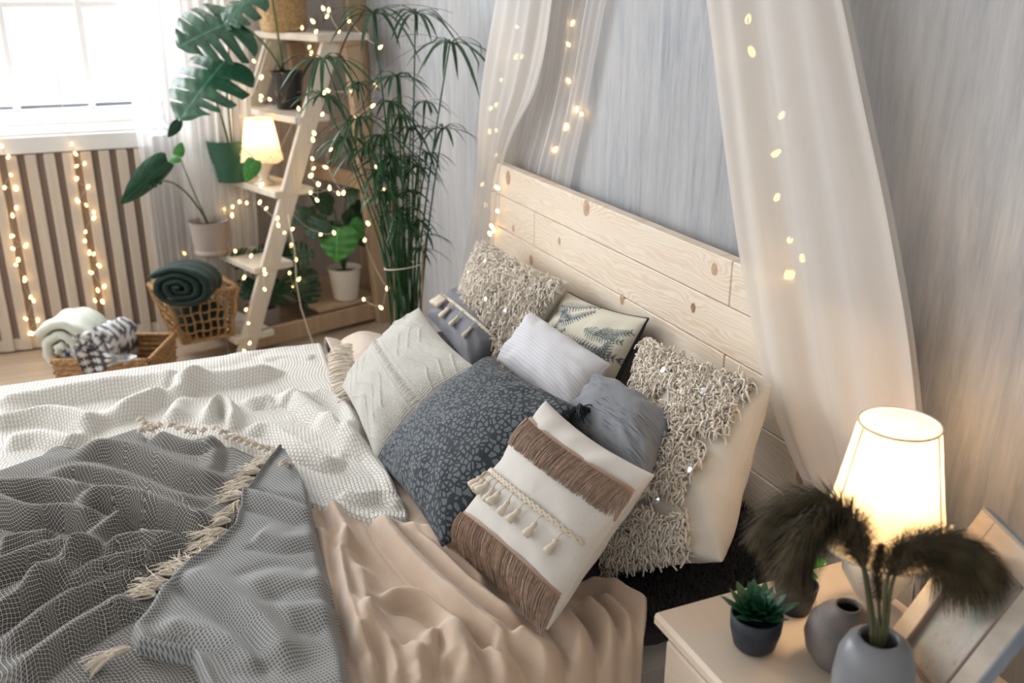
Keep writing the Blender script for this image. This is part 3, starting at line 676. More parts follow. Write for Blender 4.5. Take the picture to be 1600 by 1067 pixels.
def roll(name, c, axis, r, ln, m, label, turns=3.2, sq=1.0, wav=.006, th=.8, col=None, group=None):
    """rolled blanket: thick spiral ribbon extruded along its axis"""
    axis = nrm(axis); sx = nrm(np.cross(axis, zv)); sz = np.cross(sx, axis); n = 150; m_ = 16
    th0 = np.linspace(.6, turns*2*math.pi, n); pitch = r/(turns)
    rr = pitch*th0/(2*math.pi); pr = []
    inner = rr-pitch*th*.5; V = []; lay = [0, .15, .85, 1]
    ts = np.linspace(0, 1, m_)
    cols = []
    for i, t in enumerate(ts):
        e = min(t, 1-t); off = -.010*math.exp(-e*25)
        wob = wav*fbm(np.cos(th0)*2+t*5, np.sin(th0)*2, 5)+.004*np.sin(t*17+th0)
        for (rad, q) in ((rr+pitch*th*.5+off+wob, 1), (np.maximum(rr-pitch*th*.5-off*.6+wob, .002), 0)):
            axoff = (t-.5)*ln+.010*np.sin(th0*1.0)*(1 if t > .5 else -1)*(e < .1)
            P_ = c+np.outer(rad*np.cos(th0), sx)+np.outer(rad*np.sin(th0)*sq, sz)+np.outer(axoff*np.ones(n), axis); V.append(P_)
    V = np.array(V).reshape(m_, 2, n, 3); idx = np.arange(m_*2*n).reshape(m_, 2, n); F = []
    for i in range(m_-1):
        for q in range(2):
            for k in range(n-1):
                f = [idx[i, q, k], idx[i, q, k+1], idx[i+1, q, k+1], idx[i+1, q, k]]; F.append(f if q == 0 else f[::-1])
        F.append([idx[i, 0, n-1], idx[i, 1, n-1], idx[i+1, 1, n-1], idx[i+1, 0, n-1]])
    for i in (0, m_-1):
        for k in range(n-1): F.append([idx[i, 0, k], idx[i, 1, k], idx[i, 1, k+1], idx[i, 0, k+1]])
    C_ = col(V.reshape(-1, 3), c, axis, sx, sz, th0, m_, n) if col else None
    o = mk(name, V.reshape(-1, 3), [[int(a) for a in f] for f in F], m, None, None, True, None, None, C_)
    return tag(o, label, 'blanket', group or 'rolled blankets in the baskets')
cm = onx(112, 532, ctr[0]+.02); cm = ctr-ex*.115+A(0, 0, .085)
roll('rolled_blanket', onx(117, 533, -4.10), A(-.93, .22, -.12), .108, .34, 'mint_fleece', 'pale mint fleece blanket rolled up in the left of the seagrass basket', 2.4, .98, .012, .93)
def snowcol(V, c, axis, sx, sz, th0, m_, n):
    d = V-c; a = d@axis; x = d@sx; z = d@sz; ang = np.arctan2(z, x); rad = np.hypot(x, z)
    U = np.stack([ang*rad*0+ang*.11, a+rad*1.0], 1)/.07; ce = np.floor(U); fx = U-ce-.5
    rr = np.hypot(fx[:, 0], fx[:, 1]); an = np.arctan2(fx[:, 1], fx[:, 0]); star = rr < .16+.26*np.abs(np.cos(4*an))
    zig = (np.abs(((U[:, 0]*2) % 1)-.5)*.8+U[:, 1]*1.0) % .8 < .16
    m = (star & (rr < .42)) | zig
    return np.where(m[:, None], A(.72, .72, .70), A(.075, .07, .085))
roll('rolled_blanket', onx(162, 543, -4.06), A(-.93, .36, -.20), .104, .34, 'snow', 'charcoal and white snowflake blanket rolled up in the seagrass basket', 3.2, 1, .008, .93, snowcol)
# hanging corner of the snowflake blanket over the basket rim
uu, vv_ = np.meshgrid(np.linspace(0, 1, 40), np.linspace(0, 1, 40)); XF = float(max(p1[0], p2[0]))+.03; q0, q1, q2 = onx(116, 545, XF), onx(214, 556, XF), onx(132, 590, XF)
P_ = q0+uu[..., None]*(q1-q0)+vv_[..., None]*(1-uu[..., None]*.98)*(q2-q0)+ (.012*np.sin(uu*12+vv_*4))[..., None]*A(1, 0, 0)
ce = np.stack([uu*5, vv_*3], -1); fx = ce % 1-.5; rr = np.hypot(fx[..., 0], fx[..., 1]); an = np.arctan2(fx[..., 1], fx[..., 0]); mm_ = (rr < .15+.28*np.abs(np.cos(4*an)))
cc_ = np.where(mm_[..., None], A(.72, .72, .70), np.where((uu > .55)[..., None], A(.33, .42, .50), A(.075, .07, .085)))
o = mk('blanket_corner', P_.reshape(-1, 3), gridf(40, 40), 'snow', bpy.data.objects['rolled_blanket.001'], None, True, None, None, cc_.reshape(-1, 3))

# grid basket on the lowest ladder step
q1 = onz(288, 537, .112); q2 = onz(362, 522, .112); ex2 = nrm(q2-q1); ey2 = nrm(np.cross(zv, ex2)); Lx2 = np.linalg.norm(q2-q1)
h2 = .225; fl_ = .055; Ly2 = .20
bt = [q1, q1+ex2*Lx2, q1+ex2*Lx2+ey2*Ly2, q1+ey2*Ly2]; tpz = [q1-ex2*fl_-ey2*.03, q1+ex2*(Lx2+.035)-ey2*.03, q1+ex2*(Lx2+.035)+ey2*(Ly2+.05), q1-ex2*fl_+ey2*(Ly2+.05)]
tpz = [p+A(0, 0, h2) for p in tpz]; c2 = sum(bt)/4
gb = thing('open_weave_basket', c2, 'open grid rattan basket with a green blanket on the lowest ladder step', 'basket')
for i in range(4):
    a0, a1, b0, b1 = bt[i], bt[(i+1) % 4], tpz[i], tpz[(i+1) % 4]; nsp = 7 if i % 2 == 0 else 5
    MB().tube(curve(b0, b1, A(0, 0, 0), 14), .012, 8).build('rim', 'rattan_dark', gb); MB().tube(curve(a0, a1, A(0, 0, 0), 8), .008, 8).build('bottom_rim', 'rattan_dark', gb)
    for k in range(nsp+1):
        t = k/nsp; p_ = curve(a0*(1-t)+a1*t, b0*(1-t)+b1*t, A(0, 0, 0), 10); p_[:, :2] += .003*np.sin(np.linspace(0, 14, 10)+k)[:, None]; MB().tube(p_, .0048 if 0 < k < nsp else .010, 6).build('upright', 'rattan_dark', gb)
    for k in range(1, 5):
        t = k/5; p_ = curve(a0*(1-t)+b0*t, a1*(1-t)+b1*t, A(0, 0, 0), 22); p_[:, 2] += .003*np.sin(np.linspace(0, nsp*3.14, 22)); MB().tube(p_, .0045, 6).build('crossrod', 'rattan_dark', gb)
b_ = MB(); b_.box((bt[0]+bt[2])/2+A(0, 0, .004), (Lx2, Ly2, .008), np.stack([ex2, ey2, zv], 1)); b_.build('base', 'rattan_dark', gb, False)
mid = (tpz[0]+tpz[2])/2
roll('rolled_blanket', onx(290, 444, mid[0]+.10), A(-.93, .33, -.10), .135, .24, 'velvet', 'bottle green velvet blanket rolled up in the grid basket', 3.4, .66, .008, .90)
o = mk('folded_blanket', *(lambda m: (np.concatenate(m.v), m.f))(MB().box(c2+A(0, 0, .085), (Lx2*.86, Ly2*.86, .14), np.stack([ex2, ey2, zv], 1), 0, .03)), 'velvet', None); tag(o, 'dark green blanket end folded down inside the grid basket', 'blanket')
# low basket rim beside the ladder foot
B = onz(388, 556, .20); rb_ = thing('round_basket', B*A(1, 1, 0), 'small round brown basket peeking over the bed edge by the ladder foot', 'basket')
B = onz(388, 566, .20)*A(1, 1, 0)
MB().lathe(B, [(.08, 0), (.10, .05), (.115, .19), (.10, .19), (.095, .05)], 36).build('body', 'wicker', rb_); MB().tube([B+A(.108*math.cos(a), .108*math.sin(a), .195) for a in np.linspace(0, 2*math.pi, 40)], .010, 8).build('rim', 'rattan_dark', rb_)

# ================================================================== FAIRY LIGHTS
bm_ = MB(); bm_.lathe(A(0, 0, 0), [(.0015, .010), (.0045, .006), (.0065, -.002), (.0050, -.009), (.0005, -.012)], 8, 0, capb=True); bm_.lathe(A(0, 0, .009), [(.002, 0), (.0022, .008), (.0005, .009)], 6, 1)
BULBME = None
def fairy(pts, label, group=None, cutoff=.4, order=None, sc=1.0):
    global BULBME
    pts = [A(*p) for p in pts]; ctr = sum(pts)/len(pts); base = A(ctr[0], ctr[1], min(p[2] for p in pts))
    r = thing('fairy_lights', base, label, 'string lights', group or 'strings of warm fairy lights')
    if BULBME is None:
        o = bm_.build('bulb', None, None, True, ['bulb_core', 'wire']); BULBME = o.data; bpy.data.objects.remove(o)
    left = list(range(len(pts))); seq = [min(left, key=lambda i: -pts[i][2])] if order is None else order
    if order is None:
        left.remove(seq[0])
        while left: j = min(left, key=lambda i: np.linalg.norm(pts[i]-pts[seq[-1]])); seq.append(j); left.remove(j)
    run = []
    def flush(run):
        if len(run) > 1:
            P = []
            for a, b in zip(run[:-1], run[1:]):
                d = np.linalg.norm(b-a); P += list(curve(a, b, A(.004, -.004, -.06*d), 6)[:-1])
            P.append(run[-1]); MB().tube(np.array(P), .0011, 4).build('wire', 'wire', r)
    for k, i in enumerate(seq):
        if run and np.linalg.norm(pts[i]-run[-1]) > cutoff: flush(run); run = []
        run.append(pts[i]+A(0, 0, .012))
        o = bpy.data.objects.new('bulb', BULBME); COL.objects.link(o); o.parent = r; o.location = tuple(pts[i]-base); o.rotation_euler = (prng.uniform(-.9, .9), prng.uniform(-.9, .9), prng.uniform(0, 6)); s_ = sc*prng.uniform(.8, 1.1); o.scale = (s_, s_, s_)
    flush(run); return r
c4 = lambda x, y: (x/3.1375, 280+y/3.1375); c1 = lambda x, y: (x/3.5575, y/3.5575); c2_ = lambda x, y: (200+x/3.5575, y/3.5575); c5 = lambda x, y: (240+x/3.1375, 250+y/3.1375)
s1 = [(5, 230), (11, 248), (18, 275), (23, 297)]+[c4(*p) for p in [(22, 48), (78, 58), (78, 150), (64, 190), (55, 288), (68, 282), (72, 345), (120, 335), (90, 405), (85, 422), (122, 485), (115, 503), (150, 588), (167, 605), (135, 690), (185, 700), (140, 762), (155, 765)]]
s2 = [c1(*p) for p in [(397, 808), (430, 865), (470, 918), (418, 930), (425, 1003), (485, 1050)]]+[c4(*p) for p in [(375, 8), (428, 48), (390, 115), (430, 135), (462, 170), (455, 200), (417, 265), (418, 310), (440, 372), (458, 375), (495, 432), (456, 462), (508, 535), (482, 555), (470, 603), (508, 610)]]
for s_, nm in ((s1, 'string of warm fairy lights down the slats at the far left'), (s2, 'string of warm fairy lights down the middle of the slatted screen')):
    s_ = sorted(s_, key=lambda p: p[1]); pts = [onx(x, y, XW+.062) for x, y in s_]; topw = onx(s_[0][0]-6, s_[0][1]-2, XW+.062)
    r = fairy(pts, nm, order=list(range(len(pts))))
    a_ = pts[0]; MB().tube([a_, A(-4.74, a_[1]-.01, 1.02), A(-4.74, a_[1]-.03, 2.3)], .0012, 4).build('wire', 'wire', r)
def onplane(x, y, s):      # vertical plane at depth s behind the ladder's front feet
    r = ray(x, y); o_ = FR+nv*s; t = ((o_-CAM)@nv)/(r@nv); return CAM+r*t
def onfront(x, y):
    # slanted front plane of the ladder
    nn = nrm(np.cross(wv, nv*SL+zv)); r = ray(x, y); t = ((FR-nv*.03-CAM)@nn)/(r@nn); return CAM+r*t
la = [c2_(*p) for p in [(880, 172), (968, 165), (1038, 130), (1040, 182), (1002, 272), (1015, 307), (707, 348), (735, 440), (648, 560), (740, 565), (748, 540), (795, 560), (615, 655), (640, 920), (692, 822), (950, 615)]]+[c5(*p) for p in [(437, 28), (520, 130), (385, 235), (347, 245), (425, 212), (457, 218), (385, 282), (517, 218), (545, 245), (603, 295), (613, 330), (643, 358), (540, 548), (540, 565), (550, 640), (450, 740), (463, 802), (468, 905), (453, 948), (375, 972), (355, 845), (402, 452), (475, 478), (400, 512), (440, 585), (157, 465)]]
fairy([onfront(*p) for p in la], 'warm fairy lights wound around the ladder steps and front leg')
lb = [c2_(*p) for p in [(1090, 60), (1115, 70), (1100, 103), (1172, 180), (1230, 125), (1393, 272), (1380, 485), (1120, 512), (1078, 530), (1240, 515), (1075, 645), (1352, 600), (1278, 658), (1040, 752), (1030, 790), (1117, 838), (1028, 890), (1025, 942), (1012, 988), (1110, 935), (1055, 1035), (1120, 1055), (1380, 932)]]+[c5(*p) for p in [(670, 345), (670, 258), (673, 430), (698, 498), (668, 563), (705, 593), (692, 628), (553, 670), (770, 168), (808, 205), (765, 85), (805, 128), (862, 150), (910, 172), (930, 172), (815, 368), (887, 365), (1033, 400), (1030, 690), (1123, 732), (1145, 640), (1115, 158), (1058, 320)]]
fairy([onplane(x, y, .42) for x, y in lb], 'warm fairy lights hanging behind the ladder among the dark leaves', cutoff=.28)
c8 = lambda x, y: (1000+x/2.133, y/2.133); c55 = lambda x, y: (700+x/3.81, y/3.81); c6 = lambda x, y: (660+x/2.667, 200+y/2.667)
ra = [c8(*p) for p in [(357, 80), (380, 190), (462, 395), (437, 522), (450, 670), (497, 805), (543, 875), (492, 938), (500, 998)]]+[(1277, 513), (1232, 440), (1244, 545), (1290, 610)]
fairy([ony(x, y, -.055) for x, y in ra], 'fairy lights glowing behind the right canopy drape', order=list(range(len(ra))), sc=1.15)
lc = [c55(*p) for p in [(415, 172), (433, 352), (395, 355), (312, 487), (280, 635), (240, 658), (290, 785), (250, 800), (275, 935)]]+[c6(*p) for p in [(245, 243), (265, 330)]]
fairy([ony(x, y, -.05) for x, y in lc], 'fairy lights inside the left canopy drape', order=list(range(len(lc))))
le = [c6(*p) for p in [(323, 255), (318, 352), (295, 420), (290, 435), (285, 450)]]
fairy([ony(x, y, -.105) for x, y in le], 'cluster of fairy lights at the left end of the headboard', order=[0, 1, 2, 3, 4], sc=.9)
ld_ = [c55(*p) for p in [(730, 157), (730, 278), (730, 495), (762, 668), (800, 690), (697, 778), (632, 905)]]
fairy([ony(x, y, -.012) for x, y in ld_], 'fairy lights behind the inner fold of the left canopy', order=list(range(7)))
# white lamp cord hanging from the ladder
MB().tube([onfront(*p) for p in [(423, 66), (416, 82), (408, 110), (396, 145), (384, 160)]], .0035, 6).build('x', 'white_paint', None)
bpy.data.objects['x'].name = 'lamp_cord'; tag(bpy.data.objects['lamp_cord'], 'white cord looped beside the upper left ladder leg', 'cord')
o = MB().tube([onplane(*p, .30) for p in [(450, 335), (461, 395), (463, 440), (470, 480), (483, 520), (492, 545), (496, 570)]], .003, 6).build('hanging_cord', 'cream_cord', None); tag(o, 'pale cord hanging through the ladder down to the floor', 'cord')

# ================================================================== BED
ZB = .50; BX0, BX1 = -2.93, -1.19
bed = thing('bed', (-2.1, -1.1, 0), 'pine bed with a knotty plank headboard against the grey plaster wall', 'bed')
boxo('mattress', ((BX0+BX1)/2, -1.17, .37), (BX1-BX0-.03, 2.16, .23), 'mattress', bed, None, .05)
boxo('bed_base', ((BX0+BX1)/2, -1.17, .16), (BX1-BX0-.06, 2.14, .19), 'ladder', bed, None, .01)
for sx in (BX0+.1, BX1-.1):
    for sy in (-.2, -2.14): boxo('bed_foot', (sx, sy, .033), (.08, .08, .066), 'ladder', bed)
HT = ony(779, 249, -.06)[2]; j1 = ony(782, 305, -.085)[2]; j2 = ony(780, 354.5, -.085)[2]; ph = j1-j2
zt = [1.051, j1, j2, j2-ph, j2-2*ph, j2-3*ph, j2-4*ph]
HL, HR = -3.06, -1.17; xj1 = ony(1145, 402, -.085)[0]; xj2 = ony(835, 333, -.085)[0]; xj3 = ony(1132, 553, -.085)[0]
joints = [[xj1], [xj2, ], [xj3], [-2.3], [xj1], [-2.6, -1.6]]
for r_ in range(6):
    xs = [HL]+joints[r_]+[HR]
    for a_, b_ in zip(xs[:-1], xs[1:]):
        boxo('headboard_plank', ((a_+b_)/2, -.0675, (zt[r_]+zt[r_+1])/2), (b_-a_-.0022, .035, zt[r_]-zt[r_+1]-.0022), 'pine', bed, None, .0025)
for x_ in (HL+.08, (HL+HR)/2, HR-.08): boxo('headboard_post', (x_, -.035, .51), (.07, .028, 1.02), 'ladder', bed)
planks = [o for o in bed.children if o.name.startswith('headboard_plank')]
for i_, (px, py, r_) in enumerate(KNOT):
    p = ony(px, py, -.0852); par = min(planks, key=lambda o: abs((o.matrix_basis.translation.x+bed.location.x)-p[0])*0+sum((Vector(p)-Vector(np.mean([v.co[:] for v in o.data.vertices], 0))-bed.location)[k]**2*(1 if k == 2 else .01) for k in (0, 2)))
    an = np.arange(18)*2*math.pi/18; rx, rz = (r_*.78, r_)
    V = [p+A(0, -.0006, 0)]+[p+A(rx*math.cos(a)*(1+.06*math.sin(3*a+i_)), -.0003, rz*math.sin(a)*(1+.05*math.sin(2*a+i_))) for a in an]
    mk('knot', V, [(0, 1+(k+1) % 18, 1+k) for k in range(18)], 'knot' if r_ < .012 else 'knot_pale', par)

# ------------------------------------------------------------------ folds of the bed linen
def W2(pts): return np.array([onz(x, y, ZB+.02)[:2] for x, y in pts])
def ridge(X, Y, pts, h, w, w2=None, taper=.16):
    """soft fold along a line; w on its left flank, w2 on its right flank"""
    P = W2(pts)
    # resample smooth
    d = np.r_[0, np.cumsum(np.hypot(*np.diff(P, axis=0).T))]; t = np.linspace(0, d[-1], 26); Q = np.stack([np.interp(t, d, P[:, 0]), np.interp(t, d, P[:, 1])], 1)
    for _ in range(8): Q[1:-1] = (Q[:-2]+2*Q[1:-1]+Q[2:])/4
    best = np.full(X.shape, 1e9); sg = np.zeros(X.shape); tt = np.zeros(X.shape)
    for i in range(25):
        a = Q[i]; e = Q[i+1]-a; l2 = e@e; s = np.clip(((X-a[0])*e[0]+(Y-a[1])*e[1])/l2, 0, 1)
        dx = X-a[0]-e[0]*s; dy = Y-a[1]-e[1]*s; dd = dx*dx+dy*dy; m = dd < best
        best = np.where(m, dd, best); sg = np.where(m, np.sign(e[0]*dy-e[1]*dx), sg); tt = np.where(m, (i+s)/25, tt)
    dist = np.sqrt(best); ww = np.where(sg > 0, w, w2 if w2 else w)
    env = np.minimum(1, np.minimum(tt, 1-tt)/taper); env = env*env*(3-2*env)
    w_ = min(w, w2 or w)
    crease = np.exp(-((dist-1.9*w_)/(.55*w_))**2)*(ww <= w_+1e-9)*.38
    return h*(np.exp(-(dist/ww)**2*.9)-crease)*env
def field(X, Y, L): 
    s = np.zeros(X.shape)
    for r in L: s = s+ridge(X, Y, *r)
    return s
BEIGE = [
 ([(515, 790), (540, 844), (552, 872)], .030, .020, .014), ([(528, 835), (541, 906), (557, 989), (566, 1040)], .034, .022, .012),
 ([(500, 815), (513, 870), (527, 940), (560, 1000)], .020, .016, .016),
 ([(585, 800), (602, 838), (640, 885), (695, 938), (757, 992), (830, 1040)], .036, .034, .012), ([(625, 818), (676, 868), (725, 918), (775, 965), (840, 1000)], .030, .026, .012),
 ([(655, 835), (700, 868), (735, 900), (770, 935)], .018, .018, .010),
 ([(581, 955), (598, 936), (630, 930), (668, 938), (706, 966), (728, 1010), (738, 1080)], .024, .020, .018), ([(578, 950), (588, 990), (618, 1028), (628, 1090)], .026, .020, .014),
 ([(664, 1050), (672, 1000), (690, 985), (705, 1005), (700, 1050)], .022, .018, .016), ([(560, 880), (575, 930), (570, 1000), (590, 1080)], .020, .018, .014),
 ([(800, 1000), (850, 1030), (880, 1090)], .030, .028, .014), ([(868, 955), (905, 1003), (914, 1090)], .032, .022, .014), ([(900, 942), (950, 985), (972, 1090)], .036, .022, .014),
 ([(925, 928), (985, 978), (1008, 1090)], .036, .024, .014), ([(905, 900), (975, 932), (1022, 972), (1036, 1040)], .040, .026, .020), ([(640, 1010), (655, 1045), (660, 1090)], .02, .014, .014), ([(760, 1010), (790, 1050), (800, 1100)], .022, .02, .014)]
WHITE = [
 ([(-40, 655), (0, 649), (78, 631), (188, 613), (266, 606), (310, 598)], .050, .05, .040), ([(-30, 675), (38, 659), (81, 656), (125, 665), (160, 680)], .045, .040, .03),
 ([(150, 672), (203, 649), (266, 624), (300, 604), (331, 600), (359, 607), (406, 592), (460, 582)], .046, .05, .032), ([(272, 668), (280, 638), (296, 612), (330, 600)], .028, .024, .03),
 ([(328, 668), (333, 648), (347, 640), (362, 648), (368, 680)], .042, .020, .016), ([(275, 583), (359, 563), (422, 547), (510, 545)], .020, .05, .05),
 ([(366, 684), (422, 672), (455, 700), (500, 726), (540, 745)], .035, .03, .03), ([(450, 612), (469, 640), (500, 662), (530, 690), (556, 732)], .040, .04, .028),
 ([(478, 620), (519, 632), (545, 650), (562, 700)], .035, .03, .02), ([(488, 668), (531, 686), (558, 704), (600, 745), (628, 780)], .028, .03, .02),
 ([(530, 775), (560, 788), (600, 778), (636, 800)], .022, .02, .018), ([(0, 700), (60, 690), (130, 700)], .030, .05, .04), ([(400, 570), (440, 560), (500, 562)], .02, .03, .03), ([(380, 640), (420, 628), (450, 640)], .02, .03, .03)]
THROW = [
 ([(-30, 785), (0, 783), (94, 780), (150, 795)], .030, .028, .022), ([(-20, 800), (6, 816), (62, 832), (103, 822), (134, 833), (170, 840)], .040, .030, .018),
 ([(110, 816), (150, 798), (203, 799), (250, 815), (312, 836), (345, 850)], .042, .030, .024), ([(110, 915), (156, 863), (207, 822)], .036, .026, .020),
 ([(-40, 930), (0, 917), (62, 890), (125, 880)], .034, .026, .022), ([(25, 965), (125, 900), (219, 864), (316, 868)], .036, .026, .022), ([(-40, 1010), (0, 991), (62, 947), (131, 927), (187, 896), (285, 874)], .034, .026, .02),
 ([(0, 1045), (62, 995), (140, 942), (190, 912), (240, 915)], .026, .026, .02), ([(20, 1090), (90, 1030), (160, 985), (220, 950)], .028, .03, .02), ([(110, 722), (187, 716), (250, 738), (312, 765), (365, 775)], .030, .030, .026),
 ([(60, 760), (130, 752), (200, 762), (260, 790), (330, 808)], .018, .022, .02), ([(245, 690), (262, 700), (300, 712), (350, 712)], .016, .022, .02), ([(330, 690), (338, 720), (330, 760)], .014, .016, .02), ([(0, 870), (40, 862), (90, 858)], .024, .022, .016)]
FOLD = [
 ([(378, 800), (400, 812), (440, 822), (500, 840)], .018, .020, .020), ([(290, 920), (330, 950), (390, 990), (430, 1030), (470, 1090)], .026, .028, .02), ([(380, 960), (430, 940), (480, 950), (530, 930)], .012, .03, .03),
 ([(250, 1010), (320, 1020), (380, 1050), (420, 1090)], .014, .022, .02), ([(400, 870), (450, 880), (500, 870)], .012, .03, .02), ([(440, 1000), (480, 985), (530, 990)], .012, .03, .03)]
def base_z(X, Y):
    z = np.full(X.shape, ZB)
    # rounded drop over both long sides and the foot
    def drop(d, r=.05): return np.where(d < 0, 0, np.where(d < r, r-np.sqrt(np.maximum(r*r-d*d, 0)), r+(d-r)*7))
    z = z-drop((BX0+.03)-X)-drop(X-(BX1-.045))
    return z
def hb(X, Y): return np.maximum(.009, .016+1.25*field(X, Y, BEIGE)+.004*fbm(X*9, Y*9, 3)+.0012*fbm(X*40, Y*40, 4))
def hw(X, Y):
    h = .024+field(X, Y, WHITE)*np.clip((X+2.98)/.22, .25, 1)+.012*fbm(X*4+3, Y*4, 11)+.003*fbm(X*16, Y*16, 12)
    return np.maximum(h, np.where(Y > -.95, hb(X, Y), .016)+.010)
def ht(X, Y): return hw_s(X, Y)+.014+field(X, Y, THROW)+.008*fbm(X*7, Y*7, 21)
def hw_s(X, Y): return .030+.35*field(X, Y, WHITE)+.012*fbm(X*4+3, Y*4, 11)
def hx(X, Y): return np.maximum(ht(X, Y)*.6+.012, .05)+.018+field(X, Y, FOLD)+.008*fbm(X*8, Y*8, 31)
def resamp(P, n, sm=2):
    P = np.asarray(P, float); d = np.r_[0, np.cumsum(np.linalg.norm(np.diff(P, axis=0), axis=1))]; t = np.linspace(0, d[-1], n)
    Q = np.stack([np.interp(t, d, P[:, k]) for k in range(2)], 1)
    for _ in range(sm): Q[1:-1] = (Q[:-2]+2*Q[1:-1]+Q[2:])/4
    return Q
def coons(T, Rr, B, L, nu, nv, sm=3):
    T, B = resamp(T, nu, sm), resamp(B, nu, sm); L, Rr = resamp(L, nv, sm), resamp(Rr, nv, sm)
    u = np.linspace(0, 1, nu)[:, None, None]; v = np.linspace(0, 1, nv)[None, :, None]
    return (1-v)*T[:, None]+v*B[:, None]+(1-u)*L[None]+u*Rr[None]-((1-u)*(1-v)*T[0]+u*(1-v)*T[-1]+(1-u)*v*B[0]+u*v*B[-1])
def cloth_uv(X, Y, Z, rot):
    """pattern follows the length of the cloth over each fold"""
    def extra(ax):
        dx, dy, dz = (np.diff(q, axis=ax) for q in (X, Y, Z)); l2 = np.hypot(dx, dy); e = np.minimum(np.sqrt(l2**2+dz**2)-l2, l2*1.2); pad = [(0, 0), (0, 0)]; pad[ax] = (1, 0)
        c = np.cumsum(np.pad(e, pad), axis=ax); c = c-c.mean(axis=ax, keepdims=True)
        for _ in range(14):      # even the shear out between neighbouring threads
            c = (np.roll(c, 1, 1-ax)+2*c+np.roll(c, -1, 1-ax))/4 if False else c
            k = np.pad(c, [(1, 1) if i == 1-ax else (0, 0) for i in (0, 1)], mode='edge'); n_ = c.shape[1-ax]
            c = (np.take(k, range(0, n_), 1-ax)+2*c+np.take(k, range(2, n_+2), 1-ax))/4
        tx, ty = np.gradient(X, axis=ax), np.gradient(Y, axis=ax); n = np.hypot(tx, ty)+1e-9
        return c*tx/n, c*ty/n
    ax_, ay_ = extra(0); bx_, by_ = extra(1); U = X+ax_+bx_; V = Y+ay_+by_; ca, sa = math.cos(rot), math.sin(rot)
    return np.stack([U*ca+V*sa+.004*fbm(X*5, Y*5, 41), -U*sa+V*ca+.004*fbm(X*5, Y*5, 42)], -1)
def cloth(name, T, Rr, B, L, nu, nv, hf, m, label, cat, edge=.0, hem=.010, uvrot=0, thick=.006, extra=None, hemh=.0):
    P = coons(T, Rr, B, L, nu, nv); X, Y = P[..., 0], P[..., 1]; H_ = hf(X, Y)
    U, V_ = np.meshgrid(np.linspace(0, 1, nu), np.linspace(0, 1, nv), indexing='ij')
    if extra is not None: H_ = extra(H_, U, V_, X, Y)
    Z = base_z(X, Y)+H_
    # uv follows the slope a little so that the weave bends with the folds
    uv = cloth_uv(X, Y, Z, uvrot)
    o = mk(name, np.stack([X, Y, Z], -1).reshape(-1, 3), gridf(nu, nv, flip=True), m, None, uv.reshape(-1, 2))
    sm_ = o.modifiers.new('thickness', 'SOLIDIFY'); sm_.thickness = thick; sm_.offset = -1
    if label: tag(o, label, cat)
    return o, P, Z
def wp2(*pts): return [onz(x, y, ZB+.03)[:2] for x, y in pts]
# beige plush blanket
T_ = [A(-2.93, -.62), A(-2.6, -.55), A(-2.1, -.52), A(-1.8, -.50)]+wp2((860, 880), (912, 905), (960, 925), (1005, 955))+[A(-1.158, -.56)]
o, _, _ = cloth('plush_blanket', T_, [A(-1.158, -.56), A(-1.152, -1.0), A(-1.152, -1.9)], [A(-1.9, -1.9), A(-1.4, -1.9), A(-1.152, -1.9)], [A(-2.93, -.62), A(-2.5, -1.1), A(-1.9, -1.9)], 420, 380, hb, 'plush',
      'beige plush blanket lying in soft folds under the fringed pillow', 'blanket', thick=.008)
# white woven blanket
TW = [A(-2.97, -2.05), A(-2.965, -1.6), A(-2.96, -1.2), A(-2.955, -.95), A(-2.945, -.72)]
RW = [A(-2.945, -.72)]+wp2((530, 590), (572, 645), (600, 700), (616, 738), (642, 782), (648, 808))
BW = [A(-1.75, -2.05)]+wp2((60, 900), (300, 830), (440, 792), (482, 790), (520, 802), (560, 812), (600, 820), (630, 820), (646, 808))
def hemx(H_, U, V_, X, Y):
    d = np.minimum((1-U)*1.9, (1-V_)*1.2); e = np.exp(-(d/.02)**2)
    return H_*(1-.75*np.exp(-(d/.035)**2))+.007*np.exp(-((d-.03)/.014)**2)
o, _, _ = cloth('woven_blanket', TW, RW, BW, [A(-2.97, -2.05), A(-2.4, -2.05), A(-1.75, -2.05)], 380, 330, hw, 'weave_white', 'white chunky basket weave blanket spread over the far side of the bed', 'blanket', uvrot=.25, thick=.010, extra=hemx)
wob = o
# dark diamond throw
TT = wp2((-60, 790), (0, 738), (50, 716), (90, 698), (130, 704), (160, 688), (213, 673), (232, 690), (262, 683), (292, 691), (330, 681), (347, 690), (392, 710), (442, 728))
RT = wp2((442, 728), (428, 760), (405, 800), (390, 850), (345, 890), (300, 935), (290, 985), (320, 1030), (360, 1110))
o, PT, ZT_ = cloth('patterned_throw', TT, RT, wp2((-60, 1150), (120, 1140), (360, 1110)), wp2((-60, 790), (-70, 950), (-60, 1150)), 330, 330, ht, 'throw', 'dark navy diamond weave throw with cream tassels across the lower left of the bed', 'throw blanket', uvrot=.35, thick=.004,
   extra=lambda H_, U, V_, X, Y: H_-.012*np.exp(-(V_/.02)**2))
throw = o
LF = wp2((440, 722), (407, 762), (380, 800), (366, 850), (330, 880), (290, 905), (247, 948), (226, 985), (203, 1010), (212, 1034), (300, 1050), (340, 1140))
RF = wp2((447, 722), (480, 772), (494, 830), (508, 890), (520, 940), (532, 990), (543, 1040), (556, 1140))
def foldx(H_, U, V_, X, Y):
    dl = U*.35; dr = (1-U)*.35
    H2 = H_+.010*np.exp(-((dl-.018)/.014)**2)-.030*np.exp(-(dl/.008)**2)-.030*np.exp(-(dr/.014)**2)
    return np.maximum(H2, .02)
